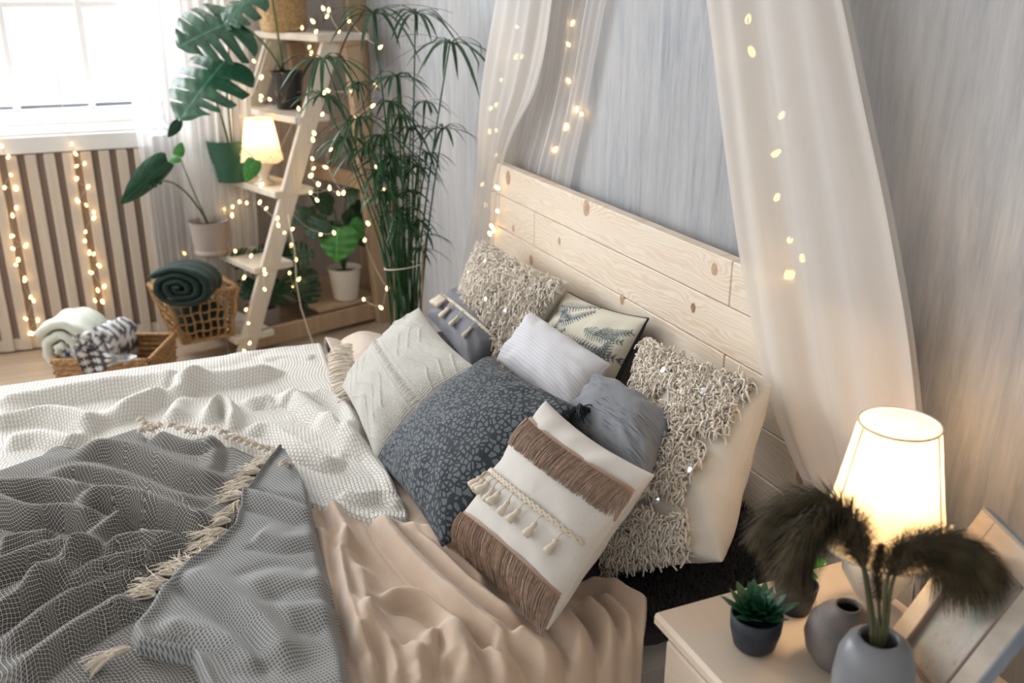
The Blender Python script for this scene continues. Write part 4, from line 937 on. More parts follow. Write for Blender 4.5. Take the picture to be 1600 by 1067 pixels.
# fold is a strip between its two long edges
nu, nv_ = 150, 300
l_ = resamp(LF, nv_, 2); r__ = resamp(RF, nv_, 3); uu = np.linspace(0, 1, nu)[:, None, None]
P = l_[None]*(1-uu)+r__[None]*uu; X, Y = P[..., 0], P[..., 1]; U, V_ = np.meshgrid(np.linspace(0, 1, nu), np.linspace(0, 1, nv_), indexing='ij')
Z = base_z(X, Y)+foldx(hx(X, Y), U, V_, X, Y); ca, sa = math.cos(.35), math.sin(.35)
uv = cloth_uv(X, Y, Z, .35)
fo = mk('folded_flap', np.stack([X, Y, Z], -1).reshape(-1, 3), gridf(nu, nv_, flip=True), 'throw_back', throw, uv.reshape(-1, 2)); fo['label'] = 'flap folded back to its paler reverse side'
sm_ = fo.modifiers.new('thickness', 'SOLIDIFY'); sm_.thickness = .004; sm_.offset = -1

# tassels and fringes -------------------------------------------------
trn = np.random.default_rng(12)
def tassel(p, d, ln, up, n=14, spread=.25, r=.0013, m='cream_yarn', parent=None, name='tassel', head=.005, sag=.012):
    d = nrm(d); mb = MB(); s = nrm(np.cross(d, up)); 
    for k in range(n):
        a = trn.normal(0, 1)*spread; b = trn.normal(0, .5)*spread; l = ln*trn.uniform(.8, 1.05); t = np.linspace(0, 1, 6)[:, None]
        w = trn.normal(0, .004, 3)
        Q = p+d*l*t+s*a*l*t**1.4*.6+up*(b*l*t*.3+.004*np.sin(t*3))-zv*sag*t**2+w*np.sin(t*5)
        mb.tube(Q, np.linspace(r, r*.6, 6), 4)
    mb.ball(p+d*ln*.06, head, 8, 6, sc=(1, 1, .8)); return mb.build(name, m, parent)
def zsurf(x, y, hf, off=0): X = np.array([[x]]); Y = np.array([[y]]); return float(base_z(X, Y)[0, 0]+hf(X, Y)[0, 0])+off
def fringe_line(pts, hf, dirfun, cnt, ln, off=.012, rnd=.25, **k):
    Q = resamp(wp2(*pts), cnt, 1)
    for i, q in enumerate(Q):
        p = A(q[0], q[1], zsurf(q[0], q[1], hf, off)); d = dirfun(i/(cnt-1)); d = nrm(A(d[0], d[1], -.05)+A(*trn.normal(0, rnd, 2), 0)); tassel(p, d, ln*trn.uniform(.75, 1.15), zv, **k)
def pd(a, b): v = onz(*b, ZB)-onz(*a, ZB); return nrm(v)
fringe_line([(218, 673), (240, 690), (268, 684), (300, 692), (336, 683)], ht, lambda t: pd((250, 690), (270, 668)), 11, .032, n=12, parent=throw, spread=.35, r=.0016)
fringe_line([(345, 690), (372, 702), (400, 712), (425, 722)], ht, lambda t: pd((380, 705), (400, 694)), 9, .035, n=12, parent=throw, spread=.3, r=.0016)
fringe_line([(438, 728), (410, 745), (398, 770), (380, 795), (368, 815), (362, 840), (350, 862)], lambda X, Y: hx(X, Y), lambda t: pd((400, 770), (355, 780)), 11, .070, off=-.014, n=26, parent=throw, spread=.6, r=.0017, rnd=.45)
fringe_line([(345, 866), (330, 880), (310, 895), (285, 905), (262, 925), (246, 945)], lambda X, Y: hx(X, Y), lambda t: pd((320, 880), (300, 848)) if t < .5 else pd((270, 915), (245, 915)), 9, .066, off=-.016, n=26, parent=throw, spread=.6, r=.0017, rnd=.45)
tassel(A(*onz(205, 1012, ZB+.06)), pd((205, 1012), (140, 1035)), .075, zv, n=40, spread=.25, r=.002, parent=throw)
tassel(A(*onz(437, 727, ZB+.09)), pd((437, 727), (462, 712)), .04, zv, n=16, spread=.2, r=.002, parent=throw, sag=.02)
tassel(A(*onz(216, 676, ZB+.09)), pd((216, 676), (232, 664)), .04, zv, n=16, spread=.4, r=.002, parent=throw)
# cream fringe of the white blanket at its right end
fr = [(517, 545), (512, 565), (514, 590), (520, 615), (528, 640)]
Q = resamp(wp2(*fr), 26, 1); 
for i, q in enumerate(Q):
    p = A(q[0], q[1], zsurf(q[0], q[1], hw, .004)); t = np.linspace(0, 1, 9)[:, None]; mb = MB()
    for k in range(6):
        e = A(.02+trn.normal(0, .012), .10+trn.normal(0, .012), 0); Qs = p+e*t+zv*(.025*np.sin(t*2.6))-zv*.030*t+A(*trn.normal(0, .004, 3))*np.sin(t*6)
        Qs[:, 2] = np.maximum(Qs[:, 2], ZB+.03); mb.tube(Qs, np.linspace(.0022, .0014, 9), 4)
    mb.build('fringe_strand', 'cream_yarn', wob)
# a bunch of the beige blanket showing at the far side of the bed
for k_, (a_, b_, r_) in enumerate([((538, 532), (566, 585), .030), ((562, 530), (590, 575), .028), ((585, 540), (606, 575), .02)]): pass
def bunch(X, Y): return .016+.030*np.abs(np.sin((X*4+Y*20)))**.8+.01*fbm(X*9, Y*9, 8)
o, _, _ = cloth('cotton_blanket', [A(-2.96, -.72), A(-2.96, -.62), A(-2.95, -.50)], [A(-2.95, -.50), A(-2.7, -.52), A(-2.5, -.54)], [A(-2.5, -.74), A(-2.5, -.65), A(-2.5, -.54)], [A(-2.96, -.72), A(-2.75, -.73), A(-2.5, -.74)], 70, 70, bunch, 'ivory_pink', 'bunched pale beige blanket end behind the cream knit pillow', 'blanket', thick=.005)

# charcoal faux fur cover -------------------------------------------------
nx_, ny_ = 120, 60
X, Y = np.meshgrid(np.linspace(-3.0, -1.205, nx_), np.linspace(-.93, -.09, ny_), indexing='ij'); Z = base_z(X, Y)+.004+.006*fbm(X*20, Y*20, 2)
fur = mk('fur_cover', np.stack([X, Y, Z], -1).reshape(-1, 3), gridf(nx_, ny_, flip=True), 'dark_fur', None, np.stack([X, Y], -1).reshape(-1, 2)); tag(fur, 'charcoal shaggy faux fur cover under the pillows at the head of the bed', 'bed cover')
frn = np.random.default_rng(3); V = []; F = []
for k in range(9000):
    x = frn.uniform(-1.62, -1.20); y = frn.uniform(-.50, -.09); z = ZB+.006; a = frn.uniform(0, 6.28); l = frn.uniform(.012, .03); lean = frn.uniform(.3, .9)
    d = A(math.cos(a)*lean, math.sin(a)*lean, 1)*l; s = A(-math.sin(a), math.cos(a), 0)*.0011; p = A(x, y, z)
    n0 = len(V); V += [p-s, p+s, p+d*.6+s*.7, p+d*.6-s*.7, p+d*A(1.25, 1.25, .9)]; F += [(n0, n0+1, n0+2, n0+3), (n0+3, n0+2, n0+4)]
o = mk('fur_pile', V, F, 'dark_fur', fur); o['kind'] = 'stuff'

# ================================================================== PILLOWS
def pillow_geo(C4, T, n=64, pinch=.075, wr=.006, seed=0, relief=None, exp=.40, sag=0.0):
    TL, TR, BR, BL = [A(*c) for c in C4]; s = np.linspace(-1, 1, n+1); s = np.sign(s)*(1-(1-np.abs(s))**1.35); v, u = np.meshgrid(s, s)
    u2 = u*(1-pinch*(1-v**2)); v2 = v*(1-pinch*(1-u**2))
    def bil(a, b): a = ((a+1)/2)[..., None]; b = ((b+1)/2)[..., None]; return (BL*(1-a)+BR*a)*(1-b)+(TL*(1-a)+TR*a)*b
    P = bil(u2, v2); eu = (TR+BR-TL-BL)/2; ev = (TL+TR-BL-BR)/2; nn = nrm(np.cross(eu, ev)); lu, lv = np.linalg.norm(eu), np.linalg.norm(ev)
    prof = (np.clip(1-u**2, 0, 1)*np.clip(1-v**2, 0, 1))**exp
    prof = prof*(1-sag*v)
    Uc, Vc = u*lu/2, v*lv/2
    # soft creases that run in from corners and edges
    ang = np.arctan2(v, u); rad = np.hypot(u, v)
    W_ = wr*(fbm(Uc*14+seed, Vc*14, seed)+1.3*np.sin(ang*11+seed+3*fbm(Uc*5, Vc*5, seed+2))*np.clip(rad-.55, 0, 1)*1.4)*np.clip(prof*1.8, 0, 1)
    rel = relief(u, v, lu, lv)*np.clip(prof*3, 0, 1) if relief is not None else 0
    Fp = P+nn*(T/2*prof+W_+rel)[..., None]; Bp = P-nn*(T/2*prof*.9+W_*.5)[..., None]
    uv = np.stack([Uc, Vc], -1)
    def S_(a, b, off=0.0):
        a2 = a*(1-pinch*(1-b*b)); b2 = b*(1-pinch*(1-a*a)); q = bil(np.array(a2), np.array(b2)); pf = (max(0, 1-a*a)*max(0, 1-b*b))**exp*(1-sag*b); return q+nn*(T/2*pf+off)
    return Fp, Bp, uv, nn, nrm(eu), nrm(ev), S_, u, v
def pillow(name, C4, T, m, label, n=64, back=None, relief=None, colf=None, parts=True, piping=None, **k):
    Fp, Bp, uv, nn, eu, ev, S_, u, v = pillow_geo(C4, T, n, relief=relief, **k)
    base = np.mean(Fp.reshape(-1, 3), 0); base[2] = Fp[..., 2].min(); root = thing(name, base, label, 'pillow', 'pillows piled against the headboard')
    V = np.concatenate([Fp.reshape(-1, 3), Bp.reshape(-1, 3)]); F1 = gridf(n+1, n+1); F2 = gridf(n+1, n+1, (n+1)**2, flip=True)
    nf = nn@(CAM-base); 
    tst = np.cross(Fp[1, 0]-Fp[0, 0], Fp[0, 1]-Fp[0, 0]); 
    if tst@nn < 0: F1 = F1[:, ::-1]; F2 = F2[:, ::-1]
    mats = [m, back or m]; mi = [0]*len(F1)+[1]*len(F2)
    col = None
    if colf is not None: c_ = colf(u, v); col = np.concatenate([c_.reshape(-1, 3)]*2)
    mk('pillow_cover', V, np.concatenate([F1, F2]).tolist(), None, root, np.concatenate([uv.reshape(-1, 2)]*2), True, mats, mi, col)
    if piping:
        i = list(range(0, n+1, 2)); loop = [Fp[a, 0] for a in i]+[Fp[n, a] for a in i]+[Fp[a, n] for a in i[::-1]]+[Fp[0, a] for a in i[::-1]]
        MB().tube(np.array(loop), .0032, 6).build('piping', piping, root)
    return root, S_, nn, eu, ev, Fp
def C(*a): return [np.array(q, float) if len(q) == 3 and q[0] < 0 else ony(q[0], q[1], q[2]) for q in a]

def yarn(root, S_, nn, eu, ev, mask, count, seed, ln=(.02, .04), r=.0018, name='shag_yarn', drop=.5):
    r0 = np.random.default_rng(seed); mb = MB(); k = 0; tries = 0
    while k < count and tries < count*6:
        tries += 1; a, b = r0.uniform(-.99, .99, 2)
        if r0.uniform() > mask(a, b): continue
        p = S_(a, b, .001); l = r0.uniform(*ln); d = nrm(nn*r0.uniform(.3, .8)+eu*r0.normal(0, .55)+ev*(r0.normal(0, .5)-drop)); q = nrm(np.cross(d, nn)); t = np.linspace(0, 1, 5)[:, None]
        am = r0.uniform(.003, .007); ph = r0.uniform(0, 6.28)
        Q = p+d*l*t+q*am*np.sin(t*6+ph)+nn*.35*l*np.sin(t*math.pi)*1.0-zv*.010*t**2-q*am*math.sin(ph)
        mb.tube(Q, np.linspace(r, r*.75, 5), 3, cap=False); k += 1
    o = mb.build(name, 'shag_yarn', root); o['kind'] = 'stuff'; return o
def sequins(root, S_, nn, pts):
    for (a, b) in pts:
        p = S_(a, b, .022); mb = MB(); an = np.arange(14)*2*math.pi/14; t1 = nrm(np.cross(nn, zv)+A(*trn.normal(0, .2, 3))); t2 = nrm(np.cross(nn, t1)); R_ = .0075
        mb.add([p+nn*.001]+[p+t1*R_*math.cos(q)+t2*R_*math.sin(q) for q in an], [(0, 1+k, 1+(k+1) % 14) for k in range(14)]); mb.build('sequin', 'sequin', root)

# shaggy boho pillow, back left
r, S_, nn, eu, ev, _ = pillow('pillow', C((762, 376, -.185), (889, 441, -.16), (-2.394, -.27, .515), (728, 470, -.29)), .13, 'ivory_cloth', 'ivory shaggy pillow with sequins at the back left, against the headboard', n=48, wr=.006, seed=3)
yarn(r, S_, nn, eu, ev, lambda a, b: 1 if (b > .35 or fbm(np.array(a*2.2), np.array(b*2.2), 5) > -.10 or abs(a) > .8) else .25, 4200, 11, (.018, .034), .0026)
sequins(r, S_, nn, [(-.75, .05), (.2, .25), (-.15, -.3), (.6, .0), (-.4, .6), (.1, -.1)])
# fern pillow
def ferncol(u, v):
    c = np.ones(u.shape+(3,))*A(.60, .57, .46); navy = A(.035, .06, .09); gr = A(.10, .125, .12)
    X, Y = u*.22, v*.22
    fr_ = [(-.21, .00, .0, .20, .9, navy), (-.13, -.10, .9, .26, -.5, navy), (-.05, .02, .5, .22, -.6, navy), (.04, .02, .45, .20, -.5, gr), (.06, -.20, 1.15, .22, .5, gr), (.15, -.22, 1.35, .26, .5, gr), (-.20, .12, .5, .16, -.9, navy),
           (-.19, -.16, .7, .2, .5, navy), (-.04, -.20, 1.0, .2, -.4, gr), (-.10, .10, .4, .16, .5, navy), (-.22, -.08, 1.2, .16, -.6, navy), (.02, -.08, .7, .16, .5, gr), (.10, .12, .1, .12, .5, gr), (-.16, .16, .2, .2, .3, navy), (.05, .12, -.2, .16, .4, gr), (-.12, -.02, 1.3, .18, .4, navy), (.10, -.05, .9, .16, .4, gr), (.16, -.02, 1.3, .16, .3, gr), (-.02, -.12, .2, .16, .6, navy)]
    for (x0, y0, a, L, cv, colr) in fr_:
        # curved spine by stepping; leaflets as slanted bars
        t = np.linspace(0, 1, 60); an = a+cv*t; sx = x0+np.cumsum(np.cos(an))*L/60; sy = y0+np.cumsum(np.sin(an))*L/60
        for i in range(60):
            dx = X-sx[i]; dy = Y-sy[i]; al = dx*math.cos(an[i])+dy*math.sin(an[i]); cr_ = -dx*math.sin(an[i])+dy*math.cos(an[i])
            m_ = (np.abs(al) < L/100) & (np.abs(cr_) < .0014); c[m_] = colr
            if i % 4 == 1:
                w_ = .034*(1-.7*t[i])*min(1, t[i]*6+.3)
                sl = al-np.abs(cr_)*.55; m_ = (np.abs(cr_) < w_) & (np.abs(sl) < .0035*(np.clip(1-np.abs(cr_)/(w_+1e-6), 0, 1))**.4+.0012*np.sin(cr_*1500)); c[m_] = colr
    return c
r, S_, nn, eu, ev, _ = pillow('pillow', C((888, 457, -.135), (1013, 498, -.125), (-1.915, -.27, .53), (-2.33, -.27, .53)), .13, 'fern', 'cream pillow printed with dark fern leaves, against the headboard', n=230, back='black_velvet', colf=ferncol, wr=.004, seed=8, piping='black_velvet')
# large shaggy pillow, right
r, S_, nn, eu, ev, _ = pillow('pillow', C((1018, 528, -.185), (1208, 602, -.16), (1128, 878, -.37), (955, 908, -.485)), .15, 'ivory_cloth', 'large ivory shaggy pillow with pearl sequins at the right by the canopy', n=72, wr=.007, seed=13, sag=.12)
def mR(a, b):
    n_ = float(fbm(np.array(a*3.1), np.array(b*3.1), 15))
    if a > .86: return 0.0
    if b > .60: return 1
    if b > .22+.3*n_ and (a < -.35 or a > .10): return .95
    if .0 < b < .38 and a < .05+.6*n_: return .8
    if -.35 < b < .12 and a < -.15+.5*n_: return .75 if n_ > -.2 else .15
    if -.50+.3*n_ < b < -.02+.3*n_ and -.25 < a < .55+.4*n_: return .8
    if b < -.70+.3*n_ and a < .62: return .9
    if a < -.7: return .8
    return 0.0
yarn(r, S_, nn, eu, ev, mR, 5200, 21, (.018, .036), .0027)
sequins(r, S_, nn, [(-.30, .72), (.45, .62), (.62, -.25), (-.5, .3), (.1, .05), (.2, -.6)])
# cream tasselled slate pillow
r, S_, nn, eu, ev, _ = pillow('pillow', C((735, 436, -.235), (815, 512, -.235), (738, 583, -.385), (668, 494, -.385)), .14, 'grey_smooth', 'slate grey satin pillow with a cream tassel cord across it', n=56, wr=.005, seed=21)
cord = [S_(a, -.14+.20*(a+1)*.9, .004) for a in np.linspace(-.97, .99, 40)]
mb = MB(); 
for ph_ in (0, 2.1, 4.2): mb.tube([p+nn*.003*math.cos(i*1.4+ph_)+ev*.003*math.sin(i*1.4+ph_) for i, p in enumerate(cord)] if False else [p+nn*.0028*math.cos(i*1.3+ph_)+ev*.0028*math.sin(i*1.3+ph_) for i, p in enumerate(cord)], .0035, 5)
mb.build('cord', 'cream_cord', r)
def btassel(root, p, down, nn, ln=.045, link=.02, m='cream_cord', side=0):
    mb = MB(); d = nrm(down+side*nrm(np.cross(down, nn))); q = p+d*link; mb.tube(curve(p, q, nn*.004, 5), .0015, 5)
    sd = nrm(np.cross(d, nn)); mb.tube([q, q+d*.006, q+d*.012, q+d*ln*.7, q+d*ln], [.003, .0058, .0042, .0078, .0085], 9)
    for k in range(10): a = k/9*2-1; mb.tube([q+d*.012+sd*a*.003, q+d*ln*1.06+sd*a*.008+nn*.004*math.cos(a*2)], .0012, 4)
    mb.build('tassel', m, root)
for a in (-.93, -.86, -.78, -.70, -.62, -.53, -.45): btassel(r, S_(a, -.14+.18*(a+1), .012), -ev*.8-eu*.1, nn, .040, .004)
for a, b_, s_ in ((-.20, 0, .0), (-.12, 0, .2), (.22, 0, .05), (.62, 0, .0)): btassel(r, S_(a, -.14+.18*(a+1), .010), nrm(-ev-.15*nn), nn, .040, .022, side=s_)
# white striped linen
pillow('pillow', C((832, 489, -.255), (954, 570, -.265), (893, 664, -.41), (776, 562, -.405)), .13, 'linen_white', 'white linen pillow with fine pinstripes in the middle of the pile', n=56, wr=.004, seed=31)
# blue grey linen
pillow('pillow', C((933, 585, -.34), (1059, 659, -.31), (1012, 748, -.455), (880, 660, -.475)), .13, 'linen_blue', 'blue-grey slub linen pillow tucked beside the large shaggy pillow', n=56, wr=.006, seed=37)
# cream knit with chevrons
def chev(u, v, lu, lv):
    x = u*lu/2; y = v*lv/2; h = np.zeros(u.shape)
    def tri(q): return np.abs((q % 1)-.5)*2
    for s in (1, -1):
        yy = y*s
        for y0 in (.055, .090, .125): h += .0032*np.exp(-((yy-y0-.042*(tri(x/.21+.25)-.5))/.0026)**2)*(yy > .022)
    h += .004*np.exp(-(np.abs(y)/.008)**2)*(np.sin(x/.011*2*math.pi) > -.1)+.002*np.exp(-((np.abs(y)-.018)/.003)**2)
    return h
pillow('pillow', C((655, 481, -.523), (744, 575, -.547), (588, 724, -.80), (535, 605, -.79)), .17, 'white_knit', 'cream knit pillow with raised chevrons at the far left of the pile', n=190, wr=.004, seed=41, relief=chev, exp=.44)
# dark pebble print
r, S_, nn, eu, ev, Fp = pillow('pillow', C((768, 557, -.472), (905, 636, -.472), (690, 855, -.80), (586, 722, -.79)), .19, 'pebble', 'dark blue pillow with a grey pebble print in the middle front', n=80, wr=.005, seed=47, exp=.44)
for k, sgn in ((0, 1),): tassel(S_(1, 1), nrm(eu+.2*ev), .03, nn, n=26, spread=.7, r=.0022, m='black_tassel', parent=r, head=.008)
# fringed pillow in front
r, S_, nn, eu, ev, Fp = pillow('pillow', C((853, 626, -.537), (1023, 742, -.484), (855, 985, -.712), (702, 845, -.77)), .15, 'offwhite', 'off-white pillow with two taupe fringe bands and a row of tassels, front of the pile', n=80, wr=.005, seed=53, exp=.42)
def band(root, v0, ln, name, seed, nstr=900, vend=None):
    r0 = np.random.default_rng(seed); grp = thing  # strands hang from a sewn band
    us = np.linspace(-.995, .995, 60); lay = [.003, .0055]
    V = []; 
    for a in us: V.append(S_(a, v0+.02, .003)); V.append(S_(a, v0-.035, .006))
    mb = MB(); mb.add(np.array(V), [(2*i, 2*i+1, 2*i+3, 2*i+2) for i in range(59)]); bnd = mb.build('fringe_band', 'brown_band', root)
    mb = MB()
    for k in range(nstr):
        a = r0.uniform(-1, 1); off = r0.uniform(.002, .010); da = r0.normal(0, .018)+.03*math.sin(a*23+seed); l = ln*r0.uniform(.88, 1.05); pts = []
        for t in (0, .35, .7, 1.0):
            b = v0-.02-l*t; aa = np.clip(a+da*t, -1, 1)
            if b > -1: pts.append(S_(aa, b, off+.004*math.sin(t*3)))
            else: pts.append(S_(aa, -1, off*.5)-ev*(-1-b)*.17-zv*.010*(-1-b)*8*0+nn*.004)
        mb.tube(np.array(pts), [.0011, .0012, .0011, .0007], 3, cap=False)
    o = mb.build(name, 'brown_fringe', bnd); o['kind'] = 'stuff'
band(r, .72, .36, 'fringe', 3); band(r, -.62, .42, 'fringe', 5)
for s_ in (-1,): tassel(S_(-1, -.60), nrm(-eu+.35*ev), .035, nn, n=34, spread=.7, r=.0012, m='brown_fringe', parent=r, head=.003, name='fringe_end')
mb = MB(); mb.tube([S_(a, -.06, .006)+ev*.003*math.sin(i*1.5) for i, a in enumerate(np.linspace(-1, .97, 90))], .0035, 5); mb.tube([S_(a, -.045, .006)-ev*.003*math.sin(i*1.5) for i, a in enumerate(np.linspace(-1, .97, 90))], .003, 5); mb.build('cord', 'cream_cord', r)
for a, sd_ in ((-.99, .3), (-.92, -.1), (-.84, .15), (-.74, -.2), (-.66, .1), (-.50, .25), (-.40, -.3), (-.20, .1), (-.02, -.25), (.22, .0), (.50, -.1), (.80, -.1)):
    btassel(r, S_(a, -.08, .010), nrm(-ev*.9-eu*.25), nn, .030, .016, side=sd_)

# ================================================================== NIGHTSTAND
NX0, NX1, NY0, NY1, NZ = -1.142, -.60, -.558, -.15, .62
ns = thing('nightstand', ((NX0+NX1)/2, (NY0+NY1)/2, 0), 'cream wooden nightstand with rounded top beside the bed', 'nightstand')
boxo('top', ((NX0+NX1)/2, (NY0+NY1)/2, NZ-.0125), (NX1-NX0, NY1-NY0, .025), 'night_wood', ns, None, .011)
boxo('body', ((NX0+NX1)/2, (NY0+NY1)/2+.006, NZ-.20), (NX1-NX0-.03, NY1-NY0-.03, .345), 'night_wood', ns, None, .006)
for k in range(2):
    d_ = boxo('drawer', ((NX0+NX1)/2, NY0+.014, NZ-.11-.165*k), (NX1-NX0-.07, .016, .15), 'night_wood', ns, None, .004); MB().ball(((NX0+NX1)/2, NY0-.004, NZ-.11-.165*k), .012, 12, 8).build('knob', 'ceramic_cream', d_)
for x_ in (NX0+.04, NX1-.04):
    for y_ in (NY0+.04, NY1-.04): boxo('leg', (x_, y_, .125), (.04, .04, .25), 'night_wood', ns)
# big lamp: find its base so that the shade lands where the photograph has it
LB = A(-.985, -.235, NZ)
lamp('table_lamp', LB+A(0, 0, .001), .098, .0605, .205, .150, [(.001, 0), (.055, 0), (.055, .006), (.03, .016), (.02, .03), (.035, .055), (.055, .09), (.05, .125), (.03, .145), (.012, .155), (.008, .25)], 'lit lamp with plain cream shade on the nightstand', 'shade', 4.6, 0, 3, True)
# succulent
SB = onz(1153, 1018, NZ)+A(0, .0, .001); SB = A(SB[0], SB[1]+.03, NZ+.001)
sc_ = thing('potted_succulent', SB, 'green succulent rosette in a small navy pot on the nightstand corner', 'potted plant', 'potted plants')
MB().lathe(SB, [(.001, 0), (.026, 0), (.033, .008), (.0395, .035), (.041, .062), (.038, .063), (.036, .052)], 32).build('pot', 'navy_pot', sc_)
srn = np.random.default_rng(2)
for k in range(46):
    a = k*2.399; rr = .010+.040*(k/46)**.8; tilt = 1.25-1.0*(k/46); d = A(math.cos(a)*math.cos(tilt), math.sin(a)*math.cos(tilt), math.sin(tilt)); b0 = SB+A(0, 0, .064)+A(math.cos(a), math.sin(a), 0)*rr*.25; t1 = b0+d*(.022+.034*(k/46))
    leaf('leaf', b0, t1, .020, A(-d[0]*d[2], -d[1]*d[2], 1.0), 'succulent', sc_, kind='blade', droop=-.10, cup=.25)
# small leafy plant behind
QB = A(-1.055, -.335, NZ+.001); qp = thing('potted_plant', QB, 'small bright green plant in a dark pot half hidden behind the dark plumes', 'potted plant', 'potted plants')
MB().lathe(QB, [(.001, 0), (.026, 0), (.033, .03), (.036, .05), (.033, .05)], 28).build('pot', 'navy_pot', qp)
for k in range(18):
    a = k*2.4; h_ = .035+.008*k*.7; b0 = QB+A(0, 0, .05+h_*.6); t1 = b0+A(math.cos(a)*.04, math.sin(a)*.04, .022); leaf('leaf', b0, t1, .026, A(0, -.3, 1), 'leaf_bright', qp, kind='heart', droop=.2)
MB().tube([QB+A(0, 0, .04), QB+A(.003, 0, .15)], .002, 5).build('stem', 'bark', qp)
# round stoneware vase
VB = A(-.935, -.375, NZ+.001); VB = onz(1288, 1046, NZ)+A(0, .03, .001)
vs = tag(MB().lathe(VB, [(.001, 0), (.028, 0), (.043, .010), (.055, .030), (.059, .052), (.054, .075), (.040, .092), (.022, .100), (.020, .108), (.017, .108), (.018, .098), (.036, .088), (.05, .06)], 40).build('vase', 'stoneware', None), 'round taupe stoneware vase in the middle of the nightstand', 'vase')
# pale vase with plumes
GZ = .62; GB = onz(1376, 1190, NZ+.001); GB = A(GB[0], GB[1], NZ+.001)
hz = .155
tc_ = onz(1375, 992, NZ+hz)       # the vase mouth
GB = A(tc_[0], tc_[1], NZ+.001)
gv = tag(MB().lathe(GB, [(.001, 0), (.035, 0), (.044, .008), (.053, .04), (.0545, .08), (.051, .118), (.042, .140), (.030, .150), (.026, .151), (.024, .146), (.030, .130), (.042, .08)], 48).build('vase', 'ceramic_grey', None), 'pale blue-grey ceramic vase holding the plumes at the front edge', 'vase')
grass = thing('plume_bouquet', GB+A(0, 0, .02), 'bouquet of drooping dark brown-green plumes in the pale vase', 'dried grass')
mouth = GB+A(0, 0, .14)
Xp = GB
pr_ = np.random.default_rng(17)
def atd(x, y, d): r = ray(x, y); return CAM+r*d
dm = float((mouth-CAM)@Fw)
def plume(pix, wdt, n, depth, seed, hang=.03):
    r0 = np.random.default_rng(seed); K = np.array([atd(x, y, dm+dz) for (x, y), dz in zip(pix, depth)]); d = np.r_[0, np.cumsum(np.linalg.norm(np.diff(K, axis=0), axis=1))]
    t = np.linspace(0, d[-1], 40); Q = np.stack([np.interp(t, d, K[:, k]) for k in range(3)], 1)
    for _ in range(10): Q[1:-1] = (Q[:-2]+2*Q[1:-1]+Q[2:])/4
    st = thing('x', (0, 0, 0), None, None); bpy.data.objects.remove(st)
    MB().tube(np.concatenate([[mouth-A(0, 0, .10)], Q]), np.linspace(.0032, .001, 41), 6).build('stem', 'plume_stem', grass)
    T = np.gradient(Q, axis=0); T /= np.linalg.norm(T, axis=1)[:, None]; V = []; F = []
    for k in range(n):
        s = r0.uniform(.30, 1.0); i = min(39, int(s*39)); p = Q[i]; e = nrm(r0.normal(0, 1, 3)); e = nrm(e-T[i]*(e@T[i])); w_ = wdt*math.sin(math.pi*min(1, max(0.05, (s-.28)/.72*.85+.12)))**.6
        l = r0.uniform(.25, 1.15)*w_; dd = nrm(T[i]*1.1+e*.95); 
        q = [p, p+dd*l*.4, p+dd*l*.75-zv*hang*.3*l/.05, p+(dd*1.0+e*.1)*l-zv*hang*l/.05]; sd = nrm(np.cross(dd, e))*.0005
        n0 = len(V); 
        for m_, qq in enumerate(q): V += [qq-sd*(1.2-m_*.3), qq+sd*(1.2-m_*.3)]
        F += [(n0+2*m_, n0+2*m_+1, n0+2*m_+3, n0+2*m_+2) for m_ in range(3)]
    o = mk('plume', V, F, 'plume', grass, smooth=False); return o
plume([(1362, 985), (1352, 900), (1330, 815), (1285, 785), (1235, 800), (1195, 840)], .085, 6000, [0, .01, .03, .04, .05, .05], 1)
plume([(1368, 985), (1355, 900), (1338, 835), (1300, 808), (1262, 830), (1236, 900)], .078, 5200, [0, .02, .04, .02, .0, .0], 2)
plume([(1385, 985), (1392, 910), (1415, 862), (1460, 845), (1510, 860), (1550, 890)], .070, 5600, [0, .0, .0, .01, .02, .03], 3)
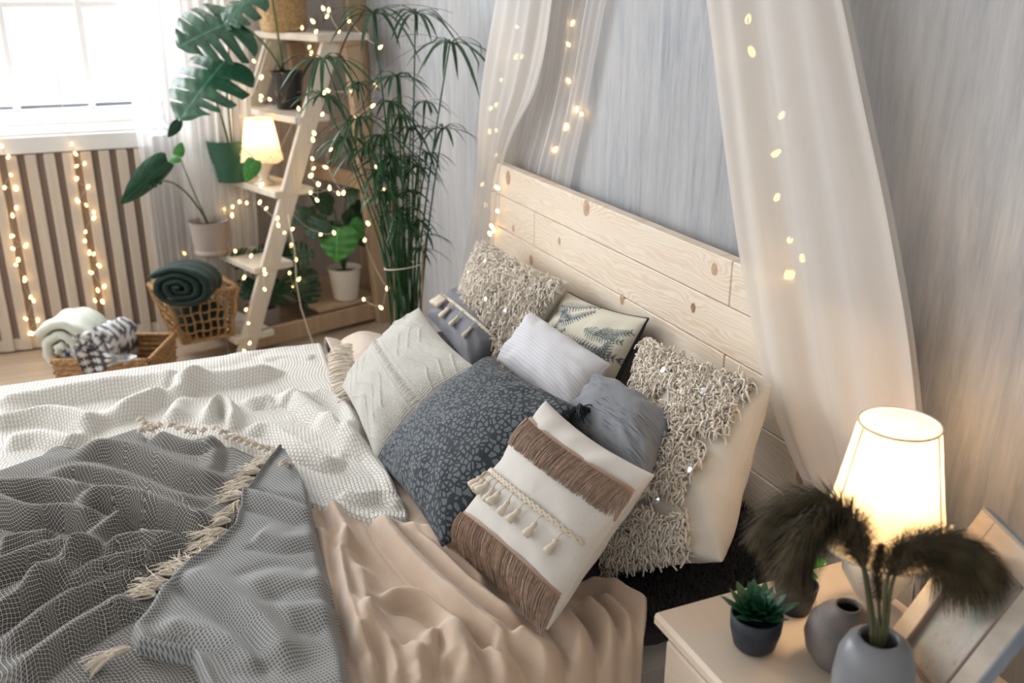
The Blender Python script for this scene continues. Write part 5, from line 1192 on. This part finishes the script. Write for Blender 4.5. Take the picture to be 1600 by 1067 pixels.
plume([(1380, 985), (1385, 905), (1400, 865), (1440, 850), (1480, 870), (1505, 915)], .060, 3400, [0, .0, .02, .03, .05, .06], 4)
plume([(1375, 985), (1372, 920), (1370, 880), (1378, 850)], .030, 1100, [0, .03, .05, .07], 5)
for x_, y_ in ((1340, 930), (1400, 930), (1362, 940)): pass
# easel frame
ftl = ony(1541, 797, -.165); c_, s_ = math.cos(math.radians(20)), math.sin(math.radians(20)); fx_ = A(c_, -s_, 0); lean = math.radians(27); bk_ = A(s_, c_, 0)
fup = nrm(zv*math.cos(lean)+bk_*math.sin(lean)); fn = nrm(np.cross(fx_, fup)); 
if fn@(CAM-ftl) < 0: fn = -fn
FH = (ftl[2]-NZ-.003)/fup[2]; FW_ = .19
f0 = ftl-fup*FH
fr_ = thing('picture_frame', f0+fx_*FW_/2, 'weathered wooden picture frame leaning at the right end of the nightstand', 'picture frame')
Rf = np.stack([fx_, fn, fup], 1)
def fb(x0, x1, y0, y1, dz, th, m, nm): cc = f0+fx_*(x0+x1)/2+fup*(y0+y1)/2+fn*dz; MB().box(cc, (x1-x0, th, y1-y0), Rf, 0, .0015).build(nm, m, fr_, False)
bw = .038
fb(0, bw, 0, FH, 0, .016, 'frame_wood', 'frame_side'); fb(FW_-bw, FW_, 0, FH, 0, .016, 'frame_wood', 'frame_side'); fb(bw, FW_-bw, 0, bw, 0, .016, 'frame_wood', 'frame_rail'); fb(bw, FW_-bw, FH-bw, FH, 0, .016, 'frame_wood', 'frame_rail')
fb(bw, FW_-bw, bw, FH-bw, -.003, .004, 'picture', 'picture')
for q in ((bw, bw+.004, bw, FH-bw), (FW_-bw-.004, FW_-bw, bw, FH-bw), (bw, FW_-bw, bw, bw+.004), (bw, FW_-bw, FH-bw-.004, FH-bw)): fb(*q, .004, .012, 'slat_back', 'inner_lip')
fb(FW_, FW_+.004, 0, FH, 0, .018, 'frame_edge', 'outer_edge'); fb(0, FW_, FH, FH+.004, 0, .018, 'frame_edge', 'outer_edge')
